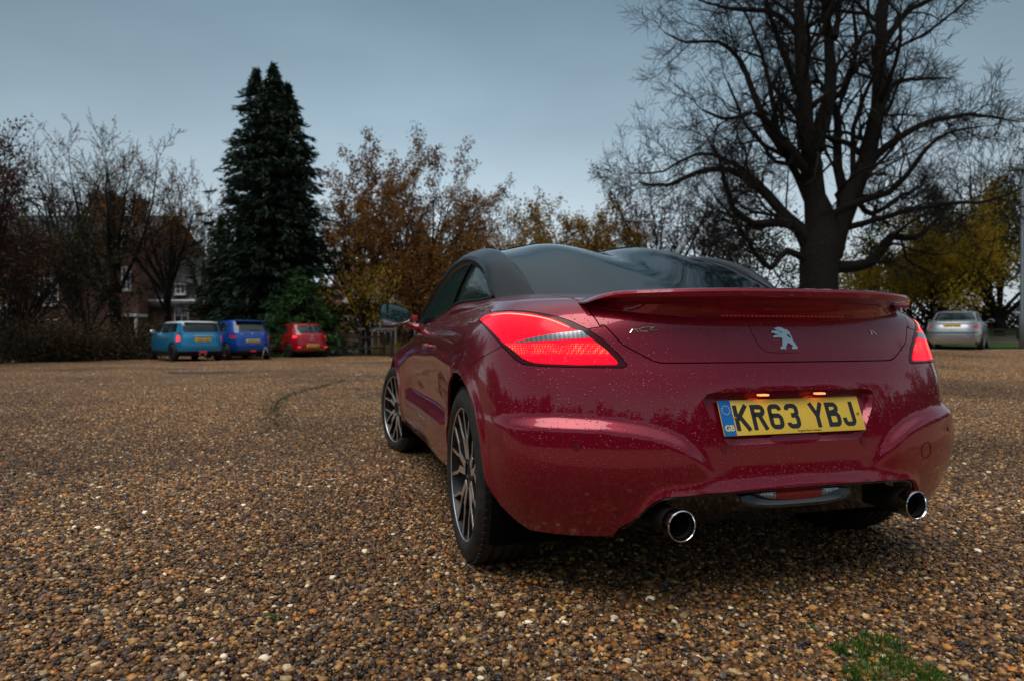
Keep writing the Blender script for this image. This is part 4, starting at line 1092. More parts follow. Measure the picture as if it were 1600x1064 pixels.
for k, (p_x, p_y, r_, n_, lb) in enumerate([(97, 809, .035, 120, 'tiny green weed in the gravel at the left, halfway down'), (428, 968, .018, 70, 'tiny green sprout in the gravel at the bottom, left of the centre'), (733, 998, .014, 60, 'tiny green sprout in the gravel straight below the rear wheel'), (1271, 985, .014, 40, 'thin upright sprout in the gravel below the bumper, left of the grass patch')]):
    x, y = gp(p_x, p_y); tag(blades('weed_sprout', [(x, y, r_)], n_, .025, .0013, M['grass'], 20 + k, 1.0), lb, 'weed')
rg = np.random.default_rng(5); V, F = [], []
path = curve([gp(437, 668) + (0,), gp(428, 640) + (0,), gp(445, 620) + (0,), gp(490, 606) + (0,), gp(535, 596) + (0,)], 60)
cl_p = [(p[0], p[1], .16 if i < 14 else .10) for i, p in enumerate(path)] + [gp(415, 602) + (.5,), gp(440, 601) + (.35,), gp(525, 633) + (.22,), gp(515, 628) + (.2,)]
for _ in range(2600):
    cx_, cy_, r_ = cl_p[rg.integers(len(cl_p))]; a = rg.uniform(0, 2 * PI); q = r_ * abs(rg.normal(0, .9)); x, y = cx_ + q * math.cos(a), cy_ + q * math.sin(a); z = G(x, y) + rg.uniform(.006, .016); s_ = rg.uniform(.006, .018); k = len(V); b_ = rg.uniform(0, 2 * PI)
    for j in range(3): V.append((x + s_ * math.cos(b_ + j * 2.1), y + s_ * math.sin(b_ + j * 2.1), z + rg.uniform(-.004, .006)))
    F.append((k, k + 1, k + 2))
tag(mk('moss_streak', V, F, M['moss'], None, False), 'dark moss and leaf mould lying in a curved streak on the gravel', kind='stuff')
def scrap(p_x, p_y, s_, lb, seed):
    rg = np.random.default_rng(seed); x, y = gp(p_x, p_y); z = G(x, y) + .012; b2 = bmesh.new(); n = 7; ring = []
    c_ = b2.verts.new((x, y, z + s_ * .22))
    for j in range(n):
        a = 2 * PI * j / n; r_ = s_ * rg.uniform(.6, 1.2); ring.append(b2.verts.new((x + r_ * math.cos(a), y + r_ * .7 * math.sin(a), z + rg.uniform(0, s_ * .25))))
    for j in range(n): b2.faces.new((c_, ring[j], ring[(j + 1) % n]))
    g_ = bmesh.ops.solidify(b2, geom=list(b2.faces), thickness=.002)
    return tag(bmobj('paper_scrap', b2, M['white'], None, False), lb, 'litter')
scrap(562, 587, .10, 'white crumpled scrap of paper on the gravel left of the front wheel', 1)
scrap(519, 747, .022, 'small white flake on the gravel, the nearer of two below the scrap', 2)
scrap(227, 817, .018, 'small white flake on the gravel in the left foreground', 3)
m = mat('wet_sheen', (.12, .09, .07), .22, spec=.6); M['sheen'] = m  # thin sheet added to stand for the cars' reflection in wet gravel
b2 = bmesh.new(); x, y = gp(330, 582); ring = []
for j in range(36):
    a = 2 * PI * j / 36; r_ = 1 + .25 * math.sin(3 * a + 1) + .15 * math.sin(5 * a); xx, yy_ = x + 1.1 * r_ * math.cos(a), y + .35 * r_ * math.sin(a); ring.append(b2.verts.new((xx, yy_, G(x, y) + .012)))
b2.faces.new(ring); tag(bmobj('reflection_sheet', b2, M['sheen'], None, False), kind='structure')
# ================================================================== trees
class Wood:
    def __init__(s): s.V = []; s.F = []; s.n = 0; s.tips = []
    def tube(s, P, rad, k):
        P = np.asarray(P, float); n = len(P); T = np.gradient(P, axis=0); T /= np.linalg.norm(T, axis=1)[:, None] + 1e-9
        ref = np.array((.31, .17, .93)) if abs(T[0][2]) < .85 else np.array((1., .2, 0)); A = np.cross(T, ref); A /= np.linalg.norm(A, axis=1)[:, None] + 1e-9; B = np.cross(T, A)
        an = np.arange(k) * 2 * PI / k; r_ = np.asarray(rad)[:, None, None]
        V = P[:, None, :] + r_ * (A[:, None, :] * np.cos(an)[None, :, None] + B[:, None, :] * np.sin(an)[None, :, None])
        s.V.append(V.reshape(-1, 3)); i = np.arange(n - 1)[:, None] * k; j = np.arange(k)[None]; j2 = (j + 1) % k
        F = np.stack([i + j, i + j2, i + k + j2, i + k + j], -1).reshape(-1, 4) + s.n; s.F.append(F); s.n += n * k
    def mesh(s, name, mt):
        V = np.concatenate(s.V); F = np.concatenate(s.F); me = bpy.data.meshes.new(name); me.vertices.add(len(V)); me.vertices.foreach_set('co', V.reshape(-1).astype('f'))
        me.loops.add(F.size); me.loops.foreach_set('vertex_index', F.reshape(-1).astype('i')); me.polygons.add(len(F)); me.polygons.foreach_set('loop_start', np.arange(0, F.size, 4, dtype='i'))
        me.update(calc_edges=True); me.shade_smooth(); me.materials.append(mt); return me
def branch_path(rg, p, d, L, n, wander, up):
    P = [np.array(p, float)]; d = np.array(d, float); d /= np.linalg.norm(d)
    for _ in range(n):
        d = d + rg.normal(0, wander, 3) + np.array((0, 0, up)); d /= np.linalg.norm(d); P.append(P[-1] + d * L / n)
    return np.array(P), d
def grow(w_, rg, P, r0, r1, lvl, cfg):
    """children along path P; P already drawn"""
    if lvl >= len(cfg['n']):
        w_.tips.append(P[-1]); w_.tips.append(P[len(P) // 2]); return
    nchild = cfg['n'][lvl]; seglen = np.linalg.norm(np.diff(P, axis=0), axis=1); Lp = seglen.sum(); cs = np.r_[0, np.cumsum(seglen)] / Lp
    for i in range(nchild):
        t = cfg['t0'] + (1 - cfg['t0']) * (i + rg.uniform(.2, .8)) / nchild
        if i == nchild - 1: t = 1.0
        p = np.array([np.interp(t, cs, P[:, a]) for a in range(3)]); k = min(len(P) - 2, int(np.searchsorted(cs, t) - 1)); k = max(k, 0)
        d = P[k + 1] - P[k]; d /= np.linalg.norm(d); s_ = rg.normal(size=3); s_ -= d * s_.dot(d); s_ /= np.linalg.norm(s_)
        ang = R(rg.uniform(*cfg['ang'])) * (.45 if t == 1 else 1); nd = d * math.cos(ang) + s_ * math.sin(ang)
        rr = (r0 + (r1 - r0) * t) * rg.uniform(.55, .8); L = max(cfg['lmin'], Lp * cfg['ratio'] * rg.uniform(.7, 1.2) * (1.15 - .55 * t))
        nseg = 5 if lvl < 2 else (3 if lvl < len(cfg['n']) - 1 else 2)
        Q, nd = branch_path(rg, p, nd, L, nseg, cfg['wander'], cfg['up'])
        rad = np.linspace(rr, max(rr * .4, cfg['rmin'] * .7), len(Q)); rad = np.maximum(rad, cfg['rmin'])
        w_.tube(Q, rad, 5 if lvl == 0 else (4 if lvl == 1 else 3)); grow(w_, rg, Q, rad[0], rad[-1], lvl + 1, cfg)
def leaves(name, pts, size, n, spread, mt, rs, parent, droop=0, aspect=.7, dirs=None):
    rg = np.random.default_rng(rs); pts = np.asarray(pts); pick = rg.integers(len(pts), size=n); c = pts[pick] + rg.normal(0, spread, (n, 3)); s_ = size * rg.uniform(.6, 1.3, n)
    u = rg.normal(size=(n, 3)); u[:, 2] -= droop; u = u if dirs is None else u * .32 + np.asarray(dirs)[pick]; u /= np.linalg.norm(u, axis=1)[:, None]; v = np.cross(u, rg.normal(size=(n, 3))); v /= np.linalg.norm(v, axis=1)[:, None]
    U = u * s_[:, None]; Vv = v * (s_ * aspect)[:, None]; V = np.stack([c - U, c + Vv * .8 - U * .1, c + U, c - Vv * .8 - U * .1], 1).reshape(-1, 3)
    me = bpy.data.meshes.new(name); me.vertices.add(n * 4); me.vertices.foreach_set('co', V.reshape(-1).astype('f')); me.loops.add(n * 4); me.loops.foreach_set('vertex_index', np.arange(n * 4, dtype='i'))
    me.polygons.add(n); me.polygons.foreach_set('loop_start', np.arange(0, n * 4, 4, dtype='i')); me.update(calc_edges=True); me.materials.append(mt); return link(name, me, parent)
m = mat('bark', (.03, .024, .02), .9, spec=.2); nb = NB(m); nz = nb.noise(9, 6, .7); nb.base(nb.ramp(nz, [(.3, (.009, .008, .007)), (.6, (.024, .020, .017)), (.8, (.035, .036, .024))])); nb.bump(nz, .8, .05); M['bark'] = m
M['bark2'] = mat('bark_pale', (.075, .06, .048), .9, spec=.2)
M['rust'] = leafmat('leaf_rust', [(.06, .026, .010), (.17, .072, .018), (.28, .125, .024), (.34, .19, .035)], .6, .5, .4)
M['rust2'] = leafmat('leaf_dark_red', [(.03, .012, .008), (.07, .022, .014), (.11, .04, .02)], .6, .5)
M['gold'] = leafmat('leaf_gold', [(.16, .12, .015), (.34, .23, .022), (.50, .34, .03), (.20, .20, .03)], .6, .6, .5)
M['olive'] = leafmat('leaf_olive', [(.018, .022, .008), (.045, .045, .014), (.075, .06, .02)], .6, .5)
M['ever'] = leafmat('leaf_conifer', [(.006, .014, .008), (.012, .028, .014), (.02, .042, .018)], .6, .6, .1)
M['lush'] = leafmat('leaf_bright_conifer', [(.018, .05, .014), (.035, .095, .02), (.06, .13, .03)], .6, .9)
M['green'] = leafmat('leaf_dark_green', [(.012, .022, .008), (.03, .045, .014), (.055, .07, .02)], .6, .5)

def tree(name, loc, label, cat='tree', group=None, h=8, trunk=None, r=.2, cfg=None, leaf=None, rs=1, bark='bark', lean=(0, 0), t_split=.35, fan=.7, nl=9):
    rg = np.random.default_rng(rs); t = empty(name, loc, 0, label, cat, group); w_ = Wood()
    hs = h * t_split; P0 = np.array([(lean[0] * q * .3 + .04 * math.sin(5 * q), lean[1] * q * .3, hs * q - .15) for q in np.linspace(0, 1, 6)]); ww = Wood(); ww.tube(P0, r * np.linspace(1.35, .85, 6) * np.array([1.25, 1, .95, .95, 1, 1]), 10)
    c0 = dict(n=(4, 5, 4), t0=.25, ang=(25, 60), ratio=.52, wander=.13, up=.05, lmin=.25, rmin=.007); c0.update(cfg or {})
    for k in range(nl):
        a = 2 * PI * k / nl + rg.uniform(-.3, .3); q = (k + 1) / nl; inc = fan * rg.uniform(.25, 1.0) if k else .05
        st_ = P0[-1] * (.55 + .45 * rg.random()) if k > 2 else P0[-1]
        d = np.array((math.sin(inc) * math.cos(a) + lean[0] * .1, math.sin(inc) * math.sin(a), math.cos(inc))); L = (h - st_[2]) * rg.uniform(.78, 1.0) / max(.62, math.cos(inc) ** .5)
        Q, _ = branch_path(rg, st_, d, L * .8, 8, .09, .04); rad = np.linspace(r * rg.uniform(.4, .62), max(.012, c0['rmin']), len(Q)); ww.tube(Q, rad, 7); grow(w_, rg, Q, rad[0] * .6, rad[-1], 0, c0)
    trk = link('trunk', ww.mesh('trunk', M[bark]), t); cr_ = link('branches', w_.mesh('branches', M[bark]), t)
    if leaf:
        for nm, mt, n, size, spread, lo in leaf:
            tips = np.array(w_.tips); tips = tips[tips[:, 2] > lo] if lo else tips
            leaves(nm, tips, size, n, spread, M[mt], rs + 50, t)
    return t

# the great bare tree, its limbs laid out one by one
YB = 28.0
def bt_(a, b_, dy=0): return ((a - 1285) / 36.3, dy, (527 - b_) / 36.3 + EYE_H - G((1285 - 800) / 1016 * 28, 28))
rg = np.random.default_rng(11); bx = (1285 - 800) / 1016 * YB
big = empty('bare_tree', (bx, YB, .36), 0, 'huge bare tree with many upright limbs rising beyond the coupe', 'tree'); tw = Wood(); bw = Wood()
BZ = G(bx, YB); big.location.z = BZ
trunk_p = curve([bt_(1284, 548), bt_(1281, 500), bt_(1279, 450), bt_(1280, 400), bt_(1282, 350), bt_(1270, 278)], 18); tw.tube(trunk_p, np.interp(np.linspace(0, 1, 18), [0, .10, .38, .62, .8, 1], [1.25, .88, .76, .80, .55, .10]), 20)
LIMB = [([(1276, 400), (1276, 361), (1269, 270), (1258, 180), (1251, 90), (1249, 0), (1244, -130)], .52, .10, 0), ([(1274, 235), (1282, 200), (1298, 149), (1303, 68), (1298, 0), (1296, -120)], .32, .09, .8),
        ([(1296, 400), (1306, 365), (1334, 289), (1357, 225), (1366, 135), (1368, 30), (1372, -110)], .46, .11, -.6), ([(1290, 380), (1316, 330), (1316, 253), (1321, 180), (1334, 135), (1357, 80), (1362, -20)], .26, .06, 1.6),
        ([(1268, 390), (1230, 352), (1176, 356), (1131, 334), (1113, 289), (1085, 250)], .26, .05, -2.2), ([(1268, 375), (1212, 316), (1172, 276), (1140, 257), (1095, 262), (1050, 280), (1010, 270)], .27, .04, 1.8),
        ([(1270, 300), (1253, 270), (1203, 212), (1172, 189), (1125, 200), (1080, 190)], .25, .04, -1.5), ([(1226, 240), (1203, 190), (1176, 104), (1131, 45), (1086, 36), (1060, 10)], .19, .03, 2.4),
        ([(1265, 410), (1215, 398), (1190, 424), (1150, 392), (1120, 360), (1080, 330)], .17, .03, -3), ([(1300, 418), (1340, 416), (1372, 408), (1397, 372), (1451, 365), (1500, 325), (1530, 300)], .28, .04, 1.5),
        ([(1345, 275), (1365, 245), (1402, 216), (1456, 198), (1519, 212)], .20, .04, -2), ([(1364, 185), (1390, 150), (1411, 122), (1465, 104), (1530, 92)], .18, .03, 2),
        ([(1366, 90), (1411, 27), (1478, -15), (1520, -60)], .16, .04, -1), ([(1288, 345), (1318, 325), (1360, 312), (1380, 290), (1398, 250), (1450, 235)], .19, .03, -3.2), ([(1251, 60), (1213, 18), (1150, 2), (1090, -30)], .15, .03, 1.2),
        ([(1258, 170), (1203, 72), (1170, 20), (1140, -60)], .16, .03, -2.6), ([(1270, 330), (1240, 240), (1225, 150), (1222, 60), (1200, -40)], .18, .04, 3.0), ([(1330, 300), (1375, 330), (1430, 300), (1475, 280), (1520, 260)], .14, .03, 3.4),
        ([(1262, 395), (1235, 330), (1170, 250), (1120, 220), (1060, 240), (1015, 235)], .17, .03, 3.8), ([(1368, 30), (1400, -40), (1450, -120)], .14, .04, 1.4), ([(1310, 360), (1345, 350), (1385, 340), (1420, 335), (1455, 340), (1480, 325)], .15, .03, -4), ([(1302, 60), (1330, 0), (1345, -100)], .15, .04, 2.5)]
for pl, r0, r1, dy in LIMB:
    r0 = r0 * 1.0; n = len(pl); P = curve([bt_(a, b_, dy * (i / (n - 1)) ** 1.2) for i, (a, b_) in enumerate(pl)], 14); P[2:] += rg.normal(0, .035, P[2:].shape); rad = np.linspace(r0, r1, 14); rad[0] *= 1.15
    tw.tube(P, rad, 9); L = np.linalg.norm(np.diff(P, axis=0), axis=1).sum()
    grow(bw, rg, P, r0 * .45, max(.03, r1 * .8), 0, dict(n=(int(5 + L * .95), 5, 4, 4), t0=.14, ang=(22, 62), ratio=.36 if L > 6 else .46, wander=.24, up=.04, lmin=.5, rmin=.0085))
link('trunk', tw.mesh('trunk', M['bark']), big); link('branches', bw.mesh('branches', M['bark']), big)

# conifer: three leaders, whorls of drooping sprays
def conifer(loc, label, h, w_, rs, mt='ever', name='conifer_tree', nb_=1500, leaders=((0, 0, 1.0),), per=34, lsz=.19):
    rg = np.random.default_rng(rs); t = empty(name, loc, 0, label, 'tree'); tk = Wood(); br = Wood(); tips = []; drs = []
    for lx, ly, lh in leaders:
        H_ = h * lh; tk.tube([(lx * .3, ly * .3, -.2), (lx * .5, ly * .5, H_ * .3), (lx, ly, H_ * .7), (lx, ly, H_)], [.32, .26, .12, .02], 8)
        for i in range(int(nb_ * lh)):
            z = H_ * (.03 + .97 * rg.random() ** 1.1); z = round(z / .8) * .8 * .2 + z * .8; q = max(.001, 1 - z / H_); Lr = w_ * (.02 + .98 * q ** .80) * float(sstep(-.02, .10, q)) ** .6 * rg.choice((.62, .85, 1.0, 1.22), p=(.25, .35, .28, .12)) * rg.uniform(.92, 1.08); a = rg.uniform(0, 2 * PI)
            if z < 1.2: Lr *= .92
            p = np.array((lx * min(1, z / (H_ * .7)), ly * min(1, z / (H_ * .7)), z)); d = np.array((math.cos(a), math.sin(a), 0))
            P = np.array([p + d * Lr * s_ + np.array((0, 0, Lr * (.22 * s_ - .42 * s_ * s_ + .14 * s_ ** 4))) for s_ in (0, .35, .7, 1)]); br.tube(P, [.03, .02, .012, .005], 3)
            k = int(per * (.3 + .7 * Lr / w_)); s_ = rg.uniform(.25, 1.0, k) ** .7; Q = np.array([[np.interp(v_, (0, .35, .7, 1), P[:, a_]) for a_ in range(3)] for v_ in s_]); sp_w = .055 + .17 * (1 - s_) * Lr
            Q[:, :2] += rg.normal(0, 1, (k, 2)) * sp_w[:, None] * .8; Q[:, 2] -= np.abs(rg.normal(0, .10, k)); tips.append(Q); drs.append(np.tile(d * .9 + np.array((0, 0, -.30)), (k, 1)) + np.c_[rg.normal(0, .35, (k, 2)), np.zeros(k)])
    link('trunk', tk.mesh('trunk', M['bark']), t); link('branches', br.mesh('branches', M['bark']), t)
    T = np.concatenate(tips); leaves('foliage', T, lsz, len(T), .03, M[mt], rs, t, droop=.3, aspect=.26, dirs=np.concatenate(drs)); return t
c = px(425, 31); conifer(c, 'tall dark conifer with three tops behind the blue hatchback and red hatchback', 13.9, 3.75, 5, leaders=((.1, 0, 1.0), (-.85, .3, .99), (.85, -.2, .92)), nb_=900)
c = px(468, 28.8); conifer(c, 'low bright green conifer spreading behind the red hatchback', 3.9, 2.5, 6, 'lush', 'young_conifer', 420, per=34, lsz=.12)
c = px(345, 30); conifer(c, 'short dark conifer at the left foot of the tall conifer', 6.5, 1.7, 8, 'green', 'young_conifer', 420, per=30, lsz=.14)

# autumn trees, middle
LV = dict(n=(5, 5, 4), t0=.2, ratio=.5, wander=.15, rmin=.010)
tree('autumn_oak', px(650, 36), 'tallest rust leaved oak, standing above the door mirror', h=11.3, r=.30, cfg=LV, rs=21, fan=.95, nl=15, t_split=.20, leaf=[('foliage', 'rust', 24000, .07, .13, None)])
tree('autumn_oak', px(572, 34), 'rust leaved oak right of the tall conifer', h=9.5, r=.22, cfg=LV, rs=22, fan=.95, nl=12, t_split=.20, leaf=[('foliage', 'rust', 20000, .07, .13, None)])
tree('autumn_oak', px(722, 40), 'lower rust leaved oak just left of the coupe roof', h=7.9, r=.2, cfg=LV, rs=23, fan=1.0, nl=11, t_split=.2, leaf=[('foliage', 'rust', 18000, .075, .14, None)])
tree('young_oak', px(575, 30.5), 'small golden brown tree by the dark rail fence', h=4.4, r=.08, cfg=LV, rs=24, fan=1.1, nl=8, t_split=.3, leaf=[('foliage', 'gold', 3500, .06, .15, None)])
tree('young_oak', px(690, 31), 'small golden brown tree behind the door mirror and window', h=5.2, r=.08, cfg=LV, rs=25, fan=1.1, nl=9, t_split=.25, leaf=[('foliage', 'rust', 4500, .075, .25, None)])
tree('pale_bare_tree', px(787, 62), 'pale thin bare tree far off, right of the rust leaved oaks', h=14, r=.22, cfg=dict(n=(5, 5, 4), t0=.2, ratio=.5, rmin=.016, lmin=.4), rs=26, fan=.7, nl=10, bark='bark2')
tree('golden_oak', px(905, 48), 'golden brown oak showing over the coupe roof', h=10.6, r=.25, cfg=LV, rs=27, fan=1.1, nl=12, t_split=.2, leaf=[('foliage', 'gold', 9000, .10, .22, None), ('brown_foliage', 'rust', 14000, .10, .22, None)])
tree('golden_oak', px(850, 52), 'low golden oak left of the twin head lamp post', h=5.6, r=.2, cfg=LV, rs=28, fan=1.1, nl=9, t_split=.2, leaf=[('foliage', 'gold', 9000, .10, .22, None), ('brown_foliage', 'rust', 7000, .10, .22, None)])
tree('red_brown_tree', px(1030, 46), 'bare red brown tree behind the twin head lamp post', h=12.2, r=.25, cfg=dict(n=(5, 5, 4), t0=.2, ratio=.5, rmin=.013), rs=29, fan=.95, nl=12, t_split=.22, leaf=[('foliage', 'rust2', 4500, .09, .22, None)])
tree('red_brown_tree', px(1100, 40), 'thin brown tree left of the great bare tree', h=9.0, r=.2, cfg=dict(n=(5, 5, 4), t0=.2, ratio=.5, rmin=.012), rs=30, fan=.95, nl=11, t_split=.22, leaf=[('foliage', 'rust2', 2600, .08, .22, None)])
tree('leafy_tree', px(1180, 48), 'olive and brown tree seen under the left limbs of the great bare tree', h=8.5, r=.2, cfg=LV, rs=31, fan=1.1, nl=11, t_split=.2, leaf=[('foliage', 'olive', 5200, .12, .35, None)])
# right edge
tree('yellow_tree', px(1455, 31.5), 'yellow leaved tree behind the silver saloon', h=5.6, r=.10, cfg=LV, rs=33, fan=1.25, nl=11, t_split=.15, leaf=[('foliage', 'gold', 22000, .08, .26, None)])
tree('yellow_tree', px(1420, 38), 'smaller yellow green tree between the great bare tree and the silver saloon', h=4.6, r=.08, cfg=LV, rs=34, fan=1.25, nl=9, t_split=.15, leaf=[('foliage', 'gold', 10000, .085, .24, None), ('inner_foliage', 'olive', 3500, .09, .3, None)])
tree('green_tree', px(1560, 33), 'dark green leafed tree right of the silver saloon, bare at its top', h=8.0, r=.2, cfg=LV, rs=35, fan=1.05, nl=13, t_split=.15, leaf=[('foliage', 'green', 18000, .085, .22, None), ('yellow_foliage', 'gold', 3500, .075, .22, None)])
tree('tall_bare_tree', px(1545, 40), 'slender bare tree rising near the right edge', h=13.2, r=.22, cfg=dict(n=(6, 5, 4), t0=.15, ratio=.42, rmin=.012), rs=36, fan=.75, nl=13, t_split=.25)
tree('tall_bare_tree', px(1650, 38), 'bare tree reaching in from beyond the right edge', h=11.2, r=.2, cfg=dict(n=(6, 5, 4), t0=.15, ratio=.42, rmin=.012), rs=37, fan=.95, nl=12, t_split=.25, leaf=[('foliage', 'green', 4200, .09, .35, None)])
# left
tree('bare_ash', px(180, 31), 'dark trunked tree with rusty leaves in front of the brick house', h=10.6, r=.24, cfg=dict(n=(6, 5, 4), t0=.2, ratio=.45, rmin=.009), rs=41, fan=.85, nl=12, t_split=.36, leaf=[('foliage', 'rust', 2400, .055, .10, None)])
tree('bare_ash', px(262, 33), 'rust leaved tree behind the light blue hatchback', h=9.8, r=.17, cfg=dict(n=(6, 5, 4), t0=.2, ratio=.45, rmin=.009), rs=42, fan=.62, nl=11, t_split=.34, leaf=[('foliage', 'rust', 4200, .055, .10, None)])
tree('bare_ash', px(318, 36), 'slim grey bare tree at the left of the tall conifer', h=10.2, r=.14, cfg=dict(n=(6, 5, 4), t0=.2, ratio=.42, rmin=.010), rs=43, fan=.5, nl=11, t_split=.22, bark='bark2')
tree('bare_ash', px(115, 38), 'bare tree rising behind the two house chimneys', h=13.4, r=.22, cfg=dict(n=(6, 5, 4), t0=.2, ratio=.45, rmin=.011), rs=44, fan=.75, nl=12, t_split=.3)
tree('olive_tree', px(35, 27), 'olive leaved tree hiding the left part of the brick house', h=6.8, r=.15, cfg=LV, rs=45, fan=1.0, nl=13, t_split=.2, leaf=[('foliage', 'olive', 9000, .06, .14, None)])
tree('olive_tree', px(140, 29), 'low olive and brown tree between the white window and the dark trunk', h=5.6, r=.10, cfg=LV, rs=46, fan=1.0, nl=10, t_split=.2, leaf=[('foliage', 'olive', 2600, .055, .14, None)])
tree('dark_red_tree', px(-75, 19), 'dark red leaved tree at the left edge', h=7.2, r=.18, cfg=LV, rs=47, fan=.6, nl=13, t_split=.18, leaf=[('foliage', 'rust2', 15000, .05, .12, None)])
tree('dark_red_tree', px(15, 24.5), 'low dark red bush tree in front of the house at the left edge', h=5.4, r=.12, cfg=LV, rs=48, fan=1.1, nl=11, t_split=.18, leaf=[('foliage', 'rust2', 3000, .06, .16, None), ('inner_foliage', 'olive', 2000, .06, .16, None)])
# hedges and under-planting
def hedge(name, x0, Y0, x1, Y1, h, dep, n, mt, rs, label, size=.06, mt2=None):
    rg = np.random.default_rng(rs); a = px(x0, Y0); b_ = px(x1, Y1); w_ = Wood(); t = empty(name, a, 0, label, 'hedge'); d = b_ - a; L = d.length; ns = int(L * 7); T = []
    for _ in range(ns):
        s_ = rg.random(); base_ = np.array(d * s_) + np.array((0, 0, -.05)); base_[1] += rg.uniform(-dep, dep) * .5; hh_ = h * rg.uniform(.6, 1.05) * (.85 + .2 * math.sin(s_ * L * 1.3))
        Q, _ = branch_path(rg, base_, (rg.normal(0, .3), rg.normal(0, .3), 1), hh_, 4, .2, .0); w_.tube(Q, [.012, .01, .008, .006, .004], 3); T += [Q[2], Q[3], Q[4], Q[4] * .5 + Q[3] * .5, Q[1]]
    link('stems', w_.mesh('stems', M['bark']), t); leaves('foliage', T, size, n, dep * .22, M[mt], rs, t)
    if mt2: leaves('dry_foliage', T, size, n // 2, dep * .25, M[mt2], rs + 1, t)
    return t
hedge('low_hedge', -60, 20.5, 228, 25.5, 1.15, 1.6, 17000, 'olive', 51, 'dark tangled hedge along the left edge of the gravel, left of the light blue hatchback', .05, 'rust2')
hedge('laurel_hedge', 215, 33, 345, 34, 1.5, 1.2, 4000, 'green', 52, 'dark green hedge showing between the light blue hatchback and the house', .07)
hedge('long_hedge', 1050, 40, 1900, 34, 2.1, 1.8, 16000, 'green', 53, 'long dark hedge beyond the grass on the right', .09, 'rust2')
hedge('yellow_shrub', 588, 31.5, 612, 31.5, .7, .9, 900, 'gold', 54, 'low yellow green shrub by the white fence, left of the door mirror', .05)
hedge('far_hedge', 600, 50, 1120, 55, 3.2, 2.4, 12000, 'rust2', 55, 'brown hedge far behind the coupe', .13, 'olive')
hedge('left_thicket', -60, 30, 130, 36, 1.5, 3, 12000, 'rust2', 56, 'dark brown thicket at the foot of the brick house', .08, 'olive')
# woods on the far side of the car park, behind the photographer: one mass
rg = np.random.default_rng(77); T = []
for k in range(84):
    a = R(146 + 246 * k / 83 + rg.uniform(-1, 1)); d = rg.uniform(20, 25) + (8 if k < 18 or k > 64 else 0); cx_, cy_ = d * math.cos(a), d * math.sin(a); hh_ = rg.uniform(2.6, 5.2) * (1.5 if rg.random() < .12 else 1)
    for _ in range(16): T.append((cx_ + rg.normal(0, 1.1), cy_ + rg.normal(0, 1.1), hh_ * rg.uniform(.06, .95)))
wd_ = leaves('woodland', T, .36, 52000, .5, M['olive'], 78, None); tag(wd_, 'wood closing the car park on the side behind the viewer', kind='stuff')
# ================================================================== parked cars
def cpaint(name, col, rough=.3, metal=.2):
    m = mat(name, col, rough, metal, 1, .04); return m
M['cyan'] = cpaint('light_blue_paint', (.012, .22, .44)); M['blue'] = cpaint('royal_blue_paint', (.003, .065, .36)); M['redc'] = cpaint('bright_red_paint', (.42, .006, .014)); M['silver'] = cpaint('silver_paint', (.40, .43, .45), .35, .6)
M['wroof'] = cpaint('white_roof_paint', (.78, .80, .82), .3, 0); M['cglass'] = mat('dark_car_glass', (.010, .018, .020), .05, spec=.9); M['redl'] = mat('car_lamp_red', (.45, .008, .015), .2, 0, 1, emit=(1, .02, .02), es=.12); M['redlit'] = mat('car_lamp_lit', (.6, .02, .03), .2, 0, 1, emit=(1, .05, .06), es=.9)
M['tyreb'] = M['rubber']; M['alloyb'] = mat('parked_alloy', (.5, .5, .5), .35, 1); M['alloyd'] = mat('parked_alloy_dark', (.04, .04, .042), .4, .6)
SIDEG, REARG, FRONTG, TL, ROOF, HOLE2, LOW, TL2 = 21, 22, 23, 24, 25, 29, 27, 28
